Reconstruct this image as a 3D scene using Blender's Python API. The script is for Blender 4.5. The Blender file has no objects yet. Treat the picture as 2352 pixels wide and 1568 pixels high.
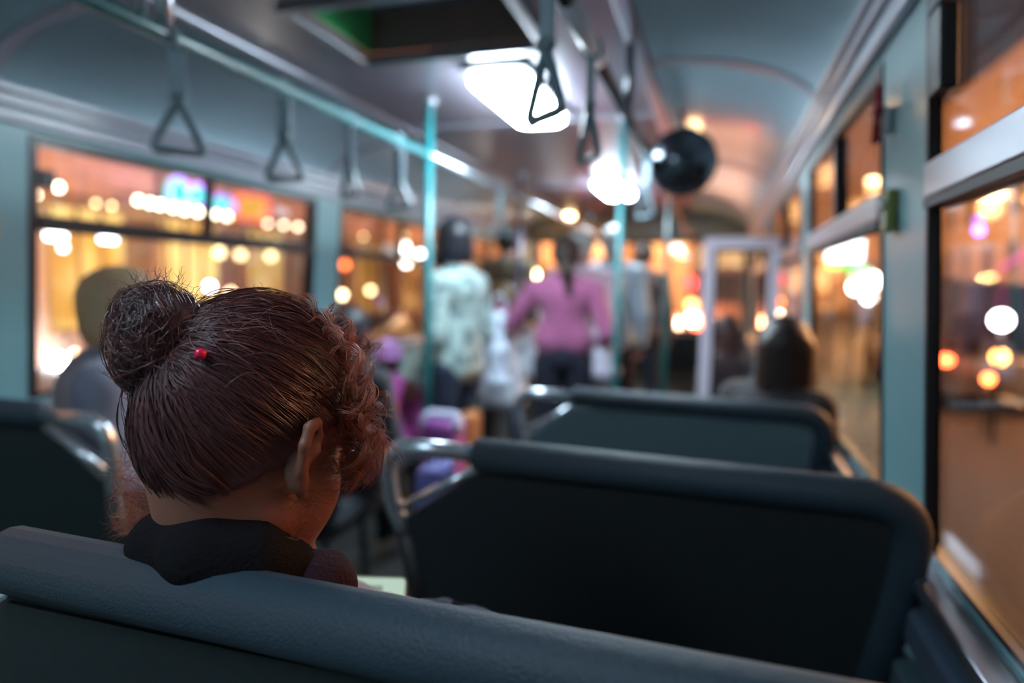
import bpy, bmesh, math, random
import numpy as np
from mathutils import Vector, Matrix, noise
random.seed(7); np.random.seed(7)
SC = bpy.context.scene
COL = SC.collection
PI = math.pi
V = Vector
# ------------------------------------------------------------------ camera, world, exposure
CAMZ = 1.30
FPX = 1500.0
YAW, PITCH, ROLL = 0.3042, 0.0862, 0.020
def cam_axes():
    f = V((-math.sin(YAW)*math.cos(PITCH), math.cos(YAW)*math.cos(PITCH), -math.sin(PITCH)))
    r = V((math.cos(YAW), math.sin(YAW), 0)); u = r.cross(f)
    c, s = math.cos(ROLL), math.sin(ROLL)
    return c*r + s*u, -s*r + c*u, f
CR, CU, CF = cam_axes()
cd = bpy.data.cameras.new('camera'); cam = bpy.data.objects.new('camera', cd); COL.objects.link(cam)
cam.matrix_world = Matrix(((CR.x, CU.x, -CF.x, 0), (CR.y, CU.y, -CF.y, 0), (CR.z, CU.z, -CF.z, CAMZ), (0, 0, 0, 1)))
cd.sensor_width = 36; cd.lens = FPX/2352*36; cd.clip_start = .02; cd.clip_end = 400
cd.dof.use_dof = True; cd.dof.focus_distance = 0.565; cd.dof.aperture_fstop = 1.70; cd.dof.aperture_blades = 0
SC.camera = cam
w = bpy.data.worlds.new('world'); SC.world = w; w.use_nodes = True
w.node_tree.nodes['Background'].inputs[0].default_value = (.16, .09, .075, 1)
w.node_tree.nodes['Background'].inputs[1].default_value = .35
vs = SC.view_settings; vs.view_transform = 'Standard'; vs.look = 'None'; vs.gamma = 1; vs.exposure = 0.75; vs.use_curve_mapping = False

def ray(px, py):
    return (CF + CR*((px-1176)/FPX) + CU*((784-py)/FPX))
O = V((0, 0, CAMZ))
def atY(px, py, Y): d = ray(px, py); return O + d*(Y/d.y)
def atX(px, py, X): d = ray(px, py); return O + d*(X/d.x)
def atZ(px, py, Z): d = ray(px, py); return O + d*((Z-CAMZ)/d.z)
def atD(px, py, D): return O + ray(px, py)*D

# ------------------------------------------------------------------ materials
def mat(name, col, rough=.5, metal=0, spec=.5, bump=0, scale=20, var=0, emit=None, es=0, sss=0, coat=0, sheen=0):
    m = bpy.data.materials.new(name); m.use_nodes = True
    nt = m.node_tree; b = nt.nodes['Principled BSDF']
    b.inputs['Base Color'].default_value = (*col, 1); b.inputs['Roughness'].default_value = rough
    b.inputs['Metallic'].default_value = metal; b.inputs['Specular IOR Level'].default_value = spec
    if coat: b.inputs['Coat Weight'].default_value = coat; b.inputs['Coat Roughness'].default_value = .15
    if sheen: b.inputs['Sheen Weight'].default_value = sheen
    if sss:
        b.inputs['Subsurface Weight'].default_value = sss; b.inputs['Subsurface Radius'].default_value = (1, .25, .12); b.inputs['Subsurface Scale'].default_value = .012
    if emit: b.inputs['Emission Color'].default_value = (*emit, 1); b.inputs['Emission Strength'].default_value = es
    if bump or var:
        tc = nt.nodes.new('ShaderNodeTexCoord'); n = nt.nodes.new('ShaderNodeTexNoise')
        n.inputs['Scale'].default_value = scale; n.inputs['Detail'].default_value = 4
        nt.links.new(tc.outputs['Object'], n.inputs['Vector'])
        if bump:
            bp = nt.nodes.new('ShaderNodeBump'); bp.inputs['Strength'].default_value = bump; bp.inputs['Distance'].default_value = .01
            nt.links.new(n.outputs['Fac'], bp.inputs['Height']); nt.links.new(bp.outputs[0], b.inputs['Normal'])
        if var:
            r = nt.nodes.new('ShaderNodeMix'); r.data_type = 'RGBA'
            r.inputs[6].default_value = (*[c*(1-var) for c in col], 1); r.inputs[7].default_value = (*[min(1, c*(1+var)) for c in col], 1)
            nt.links.new(n.outputs['Fac'], r.inputs[0]); nt.links.new(r.outputs[2], b.inputs['Base Color'])
    return m
def emat(name, col, s):
    m = bpy.data.materials.new(name); m.use_nodes = True; nt = m.node_tree
    nt.nodes.clear(); e = nt.nodes.new('ShaderNodeEmission'); o = nt.nodes.new('ShaderNodeOutputMaterial')
    e.inputs[0].default_value = (*col, 1); e.inputs[1].default_value = s; nt.links.new(e.outputs[0], o.inputs[0]); return m
def glassmat(name, tint, refl=.10, rough=0.0, haze=0.0):
    m = bpy.data.materials.new(name); m.use_nodes = True; nt = m.node_tree; nt.nodes.clear()
    t = nt.nodes.new('ShaderNodeBsdfTransparent'); t.inputs[0].default_value = (*tint, 1)
    g = nt.nodes.new('ShaderNodeBsdfGlossy'); g.inputs['Roughness'].default_value = rough
    lw = nt.nodes.new('ShaderNodeLayerWeight'); lw.inputs[0].default_value = .25
    ma = nt.nodes.new('ShaderNodeMath'); ma.operation = 'MULTIPLY_ADD'; ma.inputs[1].default_value = .55; ma.inputs[2].default_value = refl*.4
    nt.links.new(lw.outputs['Fresnel'], ma.inputs[0])
    mx = nt.nodes.new('ShaderNodeMixShader'); o = nt.nodes.new('ShaderNodeOutputMaterial')
    nt.links.new(ma.outputs[0], mx.inputs[0]); nt.links.new(t.outputs[0], mx.inputs[1]); nt.links.new(g.outputs[0], mx.inputs[2])
    last = mx
    if haze:
        d = nt.nodes.new('ShaderNodeBsdfTranslucent'); d.inputs[0].default_value = (.7, .7, .7, 1)
        m2 = nt.nodes.new('ShaderNodeMixShader'); m2.inputs[0].default_value = haze
        nt.links.new(mx.outputs[0], m2.inputs[1]); nt.links.new(d.outputs[0], m2.inputs[2]); last = m2
    nt.links.new(last.outputs[0], o.inputs[0]); return m
def hairmat(name, col, tcol, tw=.3, rough=.38, spec=.7):
    m = bpy.data.materials.new(name); m.use_nodes = True; nt = m.node_tree; b = nt.nodes['Principled BSDF']
    b.inputs['Base Color'].default_value = (*col, 1); b.inputs['Roughness'].default_value = rough; b.inputs['Specular IOR Level'].default_value = spec
    n = nt.nodes.new('ShaderNodeTexNoise'); n.inputs['Scale'].default_value = 60; tc = nt.nodes.new('ShaderNodeTexCoord')
    nt.links.new(tc.outputs['Object'], n.inputs['Vector'])
    r = nt.nodes.new('ShaderNodeMix'); r.data_type = 'RGBA'
    n.inputs['Detail'].default_value = 5
    r.inputs[6].default_value = (*[c*.3 for c in col], 1); r.inputs[7].default_value = (*[min(1, c*2.0) for c in col], 1)
    nt.links.new(n.outputs['Fac'], r.inputs[0]); nt.links.new(r.outputs[2], b.inputs['Base Color'])
    if tw:
        t = nt.nodes.new('ShaderNodeBsdfTranslucent'); t.inputs[0].default_value = (*tcol, 1)
        mx = nt.nodes.new('ShaderNodeMixShader'); mx.inputs[0].default_value = tw
        o = nt.nodes['Material Output']
        nt.links.new(b.outputs[0], mx.inputs[1]); nt.links.new(t.outputs[0], mx.inputs[2]); nt.links.new(mx.outputs[0], o.inputs[0])
    return m
M = dict(
    wall=mat('painted_wall_panel', (.22, .44, .48), .35, coat=.3, bump=.02, scale=6, var=.05),
    ceil=mat('glossy_ceiling_laminate', (.235, .21, .26), .34, spec=.42, coat=.05, bump=.03, scale=5, var=.06),
    cove=mat('cove_laminate', (.46, .62, .70), .34, coat=.3, bump=.02, scale=5, var=.05),
    alu=mat('brushed_aluminium', (.55, .56, .62), .28, metal=.9, bump=.02, scale=40),
    trimp=mat('pale_painted_trim', (.42, .42, .50), .35, coat=.3),
    rubber=mat('black_rubber', (.012, .012, .015), .5),
    floor=mat('dark_rubber_floor', (.035, .04, .045), .5, bump=.2, scale=120, var=.3),
    teal=mat('teal_painted_steel', (.012, .19, .21), .38, coat=.25),
    railm=mat('chromed_steel', (.66, .72, .78), .26, metal=.75),
    darkrail=mat('dark_steel', (.05, .06, .08), .2, metal=.6, coat=.5),
    vinyl=mat('seat_vinyl', (.030, .042, .055), .42, bump=.12, scale=260, sheen=.2),
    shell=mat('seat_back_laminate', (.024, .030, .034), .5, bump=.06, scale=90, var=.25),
    shell_lit=mat('lit_seat_back_laminate', (.16, .24, .27), .45, bump=.06, scale=90, var=.15),  # lit copy of the seat laminate, the light is put into its colour
    pad=mat('seat_edge_foam', (.028, .052, .075), .55, bump=.25, scale=350, var=.2),
    strap=mat('grey_strap_webbing', (.36, .48, .55), .55, bump=.1, scale=200),
    ring=mat('grey_plastic_ring', (.17, .25, .29), .3, coat=.3),
    glass=glassmat('window_glass', (.93, .93, .93), .10),
    skin=mat('skin', (.31, .125, .085), .48, sss=.35, bump=.05, scale=300),
    ear=mat('ear_skin', (.52, .18, .13), .45, sss=.6),
    black=mat('black_plastic', (.015, .016, .02), .4),
    white=mat('white_plastic', (.6, .62, .65), .4),
    red=mat('red_plastic', (.45, .02, .03), .35),
    asphalt=mat('asphalt', (.10, .085, .075), .55, bump=.3, scale=60, var=.35),
    pave=mat('paving', (.16, .14, .12), .7, bump=.3, scale=8, var=.3),
    plaster=mat('facade_plaster', (.55, .38, .30), .85, bump=.1, scale=3, var=.25),
    plaster2=mat('facade_plaster_rose', (.42, .27, .28), .85, bump=.1, scale=3, var=.25),
    bulb=emat('white_globe_light', (1, .84, .58), 14), warmb=emat('warm_globe_light', (1, .72, .34), 8),
    diff2=emat('old_lamp_diffuser', (.66, .86, 1), 14.5),
    diff=emat("lamp_diffuser", (.72, .89, 1), 44.0),
)

# ------------------------------------------------------------------ object helpers
def link(o, parent=None):
    COL.objects.link(o)
    if parent is not None: o.parent = parent; o.matrix_parent_inverse = parent.matrix_basis.inverted()
    return o
def tag(o, label=None, cat=None, group=None, kind=None):
    if label: o['label'] = label
    if cat: o['category'] = cat
    if group: o['group'] = group
    if kind: o['kind'] = kind
    return o
def thing(name, label, cat, loc=(0, 0, 0), group=None, rz=0):
    o = bpy.data.objects.new(name, None); COL.objects.link(o); o.location = loc; o.rotation_euler = (0, 0, rz); o.empty_display_size = .05
    return tag(o, label, cat, group)
def obj(name, geo, m, parent=None, smooth=False, local=False):
    """geo: bmesh or (verts, faces). World coordinates unless local (then relative to the parent)."""
    me = bpy.data.meshes.new(name)
    if isinstance(geo, tuple):
        me.from_pydata([tuple(v) for v in geo[0]], [], [tuple(f) for f in geo[1]])
    else:
        bmesh.ops.recalc_face_normals(geo, faces=geo.faces); geo.to_mesh(me); geo.free()
    if smooth: me.polygons.foreach_set('use_smooth', [True]*len(me.polygons))
    me.materials.append(m); me.update()
    o = bpy.data.objects.new(name, me); COL.objects.link(o)
    if parent is not None:
        o.parent = parent
        if not local: o.matrix_parent_inverse = parent_matrix(parent).inverted()
    return o
def parent_matrix(p):
    m = p.matrix_basis.copy()
    q = p
    while q.parent is not None:
        m = q.parent.matrix_basis @ q.matrix_parent_inverse @ m if False else (q.matrix_parent_inverse @ m); m = q.parent.matrix_basis @ m
        q = q.parent
    return m
def fixkids(o):
    return o
def struct(name, geo, m, parent=None, smooth=False):
    o = obj(name, geo, m, parent, smooth)
    if parent is None: o['kind'] = 'structure'
    return o
def sroot(name):
    o = bpy.data.objects.new(name, None); COL.objects.link(o); o['kind'] = 'structure'; return o
def box(bm, x0, x1, y0, y1, z0, z1, bev=0, f=None):
    vs_ = [bm.verts.new((x, y, z)) for x in (x0, x1) for y in (y0, y1) for z in (z0, z1)]
    fs = [bm.faces.new([vs_[i] for i in q]) for q in ((0, 1, 3, 2), (4, 6, 7, 5), (0, 4, 5, 1), (2, 3, 7, 6), (0, 2, 6, 4), (1, 5, 7, 3))]
    if bev:
        es = list({e for q in fs for e in q.edges})
        r = bmesh.ops.bevel(bm, geom=es, offset=bev, segments=3, profile=.5, affect='EDGES')
        vs_ = list({v for q in r['faces'] for v in q.verts} | {v for v in vs_ if v.is_valid})
    if f:
        for v in vs_: v.co = f(v.co)
    return vs_
def nb(): return bmesh.new()
def B(x0, x1, y0, y1, z0, z1, bev=0, f=None):
    bm = nb(); box(bm, x0, x1, y0, y1, z0, z1, bev, f); return bm
def tube(bm, pts, r, sides=10, closed=False, cap=True, flat=1.0):
    pts = [V(p) for p in pts]; n = len(pts)
    rad = r if hasattr(r, '__len__') else [r]*n
    rings = []; up = None
    for i, p in enumerate(pts):
        a = pts[(i-1) % n] if (closed or i > 0) else pts[i]; b = pts[(i+1) % n] if (closed or i < n-1) else pts[i]
        t = (b-a).normalized()
        if up is None:
            up = V((0, 0, 1)) if abs(t.z) < .9 else V((1, 0, 0))
        s = t.cross(up).normalized(); up = s.cross(t).normalized()
        rings.append([bm.verts.new(p + s*math.cos(q)*rad[i] + up*math.sin(q)*rad[i]*flat) for q in [2*PI*k/sides for k in range(sides)]])
    m = n if closed else n-1
    for i in range(m):
        A, Bq = rings[i], rings[(i+1) % n]
        for k in range(sides): bm.faces.new((A[k], A[(k+1) % sides], Bq[(k+1) % sides], Bq[k]))
    if cap and not closed: bm.faces.new(rings[0][::-1]); bm.faces.new(rings[-1])
    return bm
def T(pts, r, sides=10, closed=False, flat=1.0): return tube(nb(), pts, r, sides, closed, True, flat)
def rounded(pts, rad, seg=5, closed=False):
    """round the corners of a polyline"""
    pts = [V(p) for p in pts]; n = len(pts); out = []
    for i, p in enumerate(pts):
        if not closed and i in (0, n-1): out.append(p); continue
        a, b = pts[(i-1) % n], pts[(i+1) % n]
        rr = rad[i] if hasattr(rad, '__len__') else rad
        da, db = (a-p), (b-p); q = min(rr, da.length*.49, db.length*.49)
        p0, p1 = p+da.normalized()*q, p+db.normalized()*q
        for k in range(seg+1):
            t = k/seg; out.append((1-t)**2*p0 + 2*t*(1-t)*p + t*t*p1)
    return out
def prism(poly, d, thick, bev=0):
    """poly: 3d points, extruded along vector d*thick"""
    bm = nb(); a = [bm.verts.new(V(p)) for p in poly]; b = [bm.verts.new(V(p)+V(d)*thick) for p in poly]; n = len(a)
    bm.faces.new(a); bm.faces.new(b[::-1])
    for i in range(n): bm.faces.new((a[i], b[i], b[(i+1) % n], a[(i+1) % n]))
    if bev: bmesh.ops.bevel(bm, geom=[e for e in bm.edges if all(len(f.verts) > 4 or True for f in e.link_faces) and abs((e.verts[0].co-e.verts[1].co).normalized().dot(V(d))) < .5], offset=bev, segments=2, affect='EDGES')
    return bm
def ball(c, r, seg=16, rings=10, sx=1, sy=1, sz=1, bm=None):
    bm = bm or nb()
    bmesh.ops.create_uvsphere(bm, u_segments=seg, v_segments=rings, radius=r, matrix=Matrix.Translation(c) @ Matrix.Diagonal((sx, sy, sz, 1)))
    return bm
def cyl(a, b, r, seg=20): return T([a, b], r, seg)
def copy_tree(o, parent=None):
    c = o.copy(); COL.objects.link(c)
    if parent is not None: c.parent = parent
    for ch in list(o.children): copy_tree(ch, c)
    return c

# ---- smooth solid bodies: signed distances meshed with surface nets
class Solid:
    def __init__(s, k=.02): s.p = []; s.k = k
    def cap(s, a, b, ra, rb=None, k=None, neg=False): s.p.append(('c', V(a), V(b), ra, ra if rb is None else rb, s.k if k is None else k, neg)); return s
    def ell(s, c, r, rot=None, k=None, neg=False):
        s.p.append(('e', V(c), V(r), rot, 0, s.k if k is None else k, neg)); return s
    def chain(s, pts, rs, k=None):
        for i in range(len(pts)-1): s.cap(pts[i], pts[i+1], rs[i], rs[i+1], k)
        return s
    def mesh(s, res, cut=None, disp=None, xf=None):
        lo = np.array([1e9]*3); hi = -lo
        for q in s.p:
            if q[6]: continue
            if q[0] == 'c':
                r = max(q[3], q[4]); lo = np.minimum(lo, np.minimum(q[1], q[2])-r); hi = np.maximum(hi, np.maximum(q[1], q[2])+r)
            else:
                r = max(q[2]); lo = np.minimum(lo, np.array(q[1])-r); hi = np.maximum(hi, np.array(q[1])+r)
        lo -= res*3; hi += res*3
        n = np.ceil((hi-lo)/res).astype(int)+1
        ax = [lo[i]+res*np.arange(n[i]) for i in range(3)]
        D = np.full(n, .08)
        for q in s.p:
            k = q[5]
            if q[0] == 'c': r = max(q[3], q[4]); l, h = np.minimum(q[1], q[2])-r, np.maximum(q[1], q[2])+r
            else: r = max(q[2]); l, h = np.array(q[1])-r, np.array(q[1])+r
            mg = k+res*3
            i0 = np.maximum(np.floor((l-mg-lo)/res).astype(int), 0); i1 = np.minimum(np.ceil((h+mg-lo)/res).astype(int)+1, n)
            sl = tuple(slice(a, b) for a, b in zip(i0, i1))
            X, Y, Z = np.meshgrid(ax[0][sl[0]], ax[1][sl[1]], ax[2][sl[2]], indexing='ij')
            if q[0] == 'c':
                a, b = np.array(q[1]), np.array(q[2]); ab = b-a; L = ab@ab+1e-12
                t = np.clip(((X-a[0])*ab[0]+(Y-a[1])*ab[1]+(Z-a[2])*ab[2])/L, 0, 1)
                d = np.sqrt((X-a[0]-t*ab[0])**2+(Y-a[1]-t*ab[1])**2+(Z-a[2]-t*ab[2])**2)-(q[3]+(q[4]-q[3])*t)
            else:
                P = np.stack([X-q[1][0], Y-q[1][1], Z-q[1][2]], -1)
                if q[3] is not None: P = P @ np.array(q[3])     # rot: local->world; P@R = R^T P
                rr = np.array(q[2]); k0 = np.sqrt(((P/rr)**2).sum(-1)); k1 = np.sqrt(((P/rr**2)**2).sum(-1))+1e-9
                d = k0*(k0-1)/k1
            A = D[sl]
            if q[6]:
                h_ = np.clip(.5-.5*(A+d)/max(k, 1e-6), 0, 1); D[sl] = A*(1-h_)-d*h_+k*h_*(1-h_)
            else:
                h_ = np.clip(.5+.5*(A-d)/max(k, 1e-6), 0, 1); D[sl] = A*(1-h_)+d*h_-k*h_*(1-h_)
        if cut is not None or disp is not None:
            X, Y, Z = np.meshgrid(*ax, indexing='ij')
            if disp is not None: D = D+disp(X, Y, Z)
            if cut is not None: D = np.maximum(D, cut(X, Y, Z))
        return nets(D, lo, res, xf)
def nets(D, lo, res, xf=None):
    D[0], D[-1], D[:, 0], D[:, -1], D[:, :, 0], D[:, :, -1] = (.05,)*6
    I = D < 0
    c = np.zeros(np.array(D.shape)-1, int)
    for i in (0, 1):
        for j in (0, 1):
            for k in (0, 1): c += I[i:I.shape[0]-1+i, j:I.shape[1]-1+j, k:I.shape[2]-1+k]
    act = (c > 0) & (c < 8); idx = np.argwhere(act); m = len(idx)
    ids = -np.ones(act.shape, int); ids[act] = np.arange(m)
    P = np.zeros((m, 3)); cnt = np.zeros(m)
    for ax in range(3):
        o = [q for q in range(3) if q != ax]
        for u in (0, 1):
            for v in (0, 1):
                a = idx.copy(); a[:, o[0]] += u; a[:, o[1]] += v; b = a.copy(); b[:, ax] += 1
                da, db = D[tuple(a.T)], D[tuple(b.T)]; x = (da < 0) != (db < 0)
                t = np.where(x, da/np.where(x, da-db, 1), 0)
                p = a.astype(float); p[:, ax] += t; P[x] += p[x]; cnt[x] += 1
    P = P/cnt[:, None]*res+lo
    F = []
    for ax in range(3):
        o = [(ax+1) % 3, (ax+2) % 3]
        s0 = [slice(None)]*3; s1 = [slice(None)]*3; s0[ax] = slice(0, -1); s1[ax] = slice(1, None)
        x = I[tuple(s0)] != I[tuple(s1)]; e = np.argwhere(x)
        e = e[(e[:, o[0]] > 0) & (e[:, o[1]] > 0) & (e[:, o[0]] < act.shape[o[0]]) & (e[:, o[1]] < act.shape[o[1]])]
        q = []
        for u, v in ((1, 1), (0, 1), (0, 0), (1, 0)):
            a = e.copy(); a[:, o[0]] -= u; a[:, o[1]] -= v; q.append(ids[tuple(a.T)])
        q = np.stack(q, 1); fl = ~I[tuple(e.T)]; q[fl] = q[fl][:, ::-1]; F.append(q)
    F = np.concatenate(F)
    F = F[(F >= 0).all(1)]
    if xf is not None:
        R_ = np.array(xf.to_3x3()); t_ = np.array(xf.translation); P = P @ R_.T + t_
    return P.tolist(), F[:, ::-1].tolist()

# ==================================================================== THE BUS SHELL
XL, XR = -2.20, .345             # inner wall faces at sill height
LEAN = .06
def LL(co): return V((co.x + LEAN*max(0, co.z-.88), co.y, co.z))     # left wall leans in
def LR(co): return V((co.x - LEAN*max(0, co.z-.88), co.y, co.z))
Y0, Y1 = -1.2, 7.6
ZS, ZD, ZT, ZC, ZR = .885, 1.475, 1.757, 1.88, 2.08    # sill, divider, window top, cornice, roof
struct('floor', B(XL-.05, XR+.05, Y0, Y1, -.06, 0), M['floor'])
LW = [(-.60, -.23+1.62), (1.585, 3.18), (3.42, 5.02), (5.26, 6.86)]
RW = [(-.70, 1.205), (1.50, 2.62), (2.86, 4.4), (4.64, 6.5)]
def side_wall(name, X, sgn, wins, f):
    bm = nb()
    xa, xb = (X-.03, X) if sgn < 0 else (X, X+.018)
    box(bm, xa, xb, Y0, Y1, 0, ZS, f=f); box(bm, xa, xb, Y0, Y1, ZT, ZC+.04, f=f)
    ed = [Y0]+[v for w_ in wins for v in w_]+[Y1]
    for i in range(0, len(ed), 2): box(bm, xa, xb, ed[i], ed[i+1], ZS, ZT, f=f)
    return struct(name, bm, M['wall'])
side_wall('wall_left', XL, -1, LW, LL); side_wall('wall_right', XR, 1, RW, LR)
# ceiling with a hatch opening and coved sides
HX0, HX1, HY0, HY1 = -1.215, -.585, 1.68, 2.12
def ceiling():
    bm = nb(); t = .02
    xs = [-1.60, HX0, HX1, -.26]; ys = [Y0, HY0, HY1, Y1]
    for i in range(3):
        for j in range(3):
            if i == 1 and j == 1: continue
            box(bm, xs[i], xs[i+1], ys[j], ys[j+1], ZR, ZR+t)
    return bm
struct('ceiling', ceiling(), M['ceil'])
def cove(xw, xc):
    pts = [(xw + (xc-xw)*math.sin(a), ZC+.01 + (ZR-ZC-.01)*(1-math.cos(a))/1) for a in [0]]
    out = []
    for k in range(17):
        a = k/16*PI/2
        out.append((xc + (xw-xc)*math.cos(a), ZC + (ZR-ZC)*math.sin(a)))
    bm = nb(); n = len(out)
    r = [[bm.verts.new((x, y, z)) for (x, z) in out] for y in (Y0, Y1)]
    r2 = [[bm.verts.new((x, y, z+.02)) for (x, z) in out] for y in (Y0, Y1)]
    for i in range(n-1):
        bm.faces.new((r[0][i], r[0][i+1], r[1][i+1], r[1][i])); bm.faces.new((r2[0][i], r2[1][i], r2[1][i+1], r2[0][i+1]))
    for j in (0, 1):
        for i in range(n-1): bm.faces.new((r[j][i], r2[j][i], r2[j][i+1], r[j][i+1]))
    return bm, out
xwl, xwr = XL+LEAN*(ZC-.88), XR-LEAN*(ZC-.88)
bmL, profL = cove(xwl, -1.60); bmR, profR = cove(xwr, -.26)
struct('ceiling_cove_left', bmL, M['cove'], smooth=True).name = 'trim_1'
struct('ceiling_cove_right', bmR, M['cove'], smooth=True).name = 'trim_2'
# cornice rails above the windows, ribs over the coves, strips along the ceiling
def cornice(X, sg, f):
    bm = nb()
    box(bm, min(X, X-sg*.022), max(X, X-sg*.022), Y0, Y1, ZT+.018, ZT+.062, .006, f)
    box(bm, min(X, X-sg*.03), max(X, X-sg*.03), Y0, Y1, ZT+.072, ZT+.098, .006, f)
    box(bm, min(X, X-sg*.04), max(X, X-sg*.04), Y0, Y1, ZT+.106, ZT+.128, .005, f)
    return bm
struct('trim_3', cornice(XL, -1, LL), M['trimp'], smooth=False)
struct('trim_4', cornice(XR, 1, LR), M['alu'], smooth=False)
def rib(prof, y, wdt=.05):
    bm = nb(); n = len(prof)
    for i in range(n-1):
        (x0, z0), (x1, z1) = prof[i], prof[i+1]
        a = [bm.verts.new(q) for q in ((x0, y, z0-.001), (x1, y, z1-.001), (x1, y+wdt, z1-.001), (x0, y+wdt, z0-.001))]
        b = [bm.verts.new(q) for q in ((x0, y, z0-.009), (x1, y, z1-.009), (x1, y+wdt, z1-.009), (x0, y+wdt, z0-.009))]
        bm.faces.new(a); bm.faces.new(b[::-1]); bm.faces.new((a[0], b[0], b[1], a[1])); bm.faces.new((a[3], a[2], b[2], b[3]))
    return bm
n_ = 5
for y in (1.44, 3.28, 5.12):
    struct('trim_%d' % n_, rib(profL, y), M['trimp']); n_ += 1
    struct('trim_%d' % n_, rib(profR, y+.9), M['trimp']); n_ += 1
for x in (-1.55, -.29):
    struct('trim_%d' % n_, B(x-.02, x+.02, Y0, Y1, ZR-.014, ZR, .004), M['alu']); n_ += 1
for y in (3.05, 5.0):
    struct('trim_%d' % n_, B(-1.53, -.31, y, y+.05, ZR-.010, ZR, .003), M['trimp']); n_ += 1
# window sills
struct('trim_%d' % n_, B(XL, XL+.05, Y0, Y1, ZS-.05, ZS-.01, .008), M['trimp']); n_ += 1
bm = nb(); box(bm, XR-.045, XR, Y0, Y1, ZS-.035, ZS-.012, .005); struct('trim_%d' % n_, bm, M['alu']); n_ += 1
struct('trim_%d' % n_, B(XR-.012, XR, Y0, Y1, ZS-.060, ZS-.036), M['rubber']); n_ += 1
struct('trim_%d' % n_, B(XR-.050, XR, Y0, Y1, ZS-.120, ZS-.062, .01), mat('blue_grey_ledge', (.10, .15, .22), .35)); n_ += 1
struct('trim_%d' % n_, B(XR-.060, XR, Y0, Y1, ZS-.42, ZS-.155, .004), mat('grey_side_panel', (.10, .17, .20), .4)); n_ += 1

framem = mat('black_window_frame', (.018, .017, .022), .35)
def window(idx, side, y0, y1, mull=True, latch=True):
    f, X, sg = (LL, XL, -1) if side == 'L' else (LR, XR, 1)
    root = sroot('window_%d' % idx)
    xa, xb = sorted((X-sg*.004, X+sg*(.05 if side == 'L' else .016))); q = .028 if side == 'L' else .013
    fr = nb()
    box(fr, xa, xb, y0, y0+q, ZS, ZT, f=f); box(fr, xa, xb, y1-q, y1, ZS, ZT, f=f)
    box(fr, xa, xb, y0+q, y1-q, ZT-.028, ZT, f=f); box(fr, xa, xb, y0+q, y1-q, ZS, ZS+q*.7, f=f)
    obj('window_frame', fr, framem, root)
    xa2, xb2 = sorted((X-sg*.010, X+sg*.03))
    d = obj('divider_bar', B(xa2, xb2, y0+q, y1-q, ZD-.027, ZD+.027, .004, f=f), M['alu'] if side == 'R' else framem, root)
    if side == 'R': obj('seal', B(xa2, xb2, y0+q, y1-q, ZD-.042, ZD-.028, f=f), M['rubber'], root)
    if mull:
        ym = (y0+y1)/2; obj('mullion', B(xa2+.004, xb2, ym-.012, ym+.012, ZD+.027, ZT-.028, f=f), framem, root)
    xg = X+sg*(.02 if side == 'L' else .010)
    obj('upper_pane', B(xg-.002, xg+.002, y0+q, y1-q, ZD+.028, ZT-.028, f=f), M['glass'], root)
    obj('lower_pane', B(xg-.002, xg+.002, y0+q, y1-q, ZS+q*.7, ZD-.042 if side == 'R' else ZD-.028, f=f), M['glass'], root)
    if latch:
        yl = y0+.055 if side == 'L' else y1-.07
        xl = sorted((X-sg*.012, X+sg*.012)); zl = (ZD+.115, ZD+.175)
        if side == 'R': zl = (ZD+.12, ZD+.24)
        obj('latch', B(xl[0], xl[1], yl-.028, yl+.028, zl[0], zl[1], .004, f=f), M['black'], root)
k = 1
for i, (a, b) in enumerate(LW): window(k, 'L', a, b, True, i == 1); k += 1
for i, (a, b) in enumerate(RW): window(k, 'R', a, b, i > 0, i == 0); k += 1
# front wall with windscreen
bm = nb(); box(bm, XL, XR, Y1-.06, Y1, 0, .85); box(bm, XL, XR, Y1-.06, Y1, 1.80, ZR)
for x0, x1 in ((XL, XL+.10), (-.96, -.90), (XR-.10, XR)): box(bm, x0, x1, Y1-.06, Y1, .85, 1.80)
struct('wall_front', bm, mat('front_bulkhead', (.30, .22, .17), .45))
rt = sroot('window_%d' % k)
for x0, x1 in ((XL+.10, -.96), (-.90, XR-.10)):
    obj('pane', B(x0, x1, Y1-.033, Y1-.028, .85, 1.80), M['glass'], rt)
bm = nb(); box(bm, XL, XR, Y0, Y0+.06, 0, ZR); struct('wall_back', bm, M['wall'])
struct('dashboard', B(XL+.1, XR-.1, Y1-.40, Y1-.06, .45, .82, .04), M['black']).name = 'trim_%d' % n_; n_ += 1
bm = nb(); box(bm, XL+.1, XR-.1, Y1-.20, Y1-.06, 1.84, ZR-.01, .02)
struct('trim_%d' % n_, bm, mat('header_panel', (.42, .30, .20), .35)); n_ += 1

# roof hatch
h = thing('roof_hatch', 'raised roof hatch with dark recess and painted green reflection on one side in the ceiling', 'roof hatch', ((HX0+HX1)/2, (HY0+HY1)/2, ZR))
bm = nb()
for (a, b, c, d) in ((HX0-.035, HX1+.035, HY1, HY1+.035), (HX0-.035, HX1+.035, HY0-.035, HY0), (HX0-.035, HX0, HY0, HY1), (HX1, HX1+.035, HY0, HY1)):
    box(bm, a, b, c, d, ZR-.016, ZR-.0005, .003)
obj('frame', bm, mat('hatch_frame', (.28, .28, .30), .3, coat=.4), h)
bm = nb(); box(bm, HX0+.0, HX0+.015, HY0, HY1, ZR+.021, ZR+.16); obj('green_side', bm, mat('green_reflection', (.08, .55, .18), .3, coat=.5), h)  # reflection of a green sign put into the colour of this side
bm = nb(); box(bm, HX1-.015, HX1, HY0, HY1, ZR+.021, ZR+.16); box(bm, HX0+.016, HX1-.016, HY1-.015, HY1, ZR+.021, ZR+.16); box(bm, HX0+.016, HX1-.016, HY0, HY0+.015, ZR+.021, ZR+.16)
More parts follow.
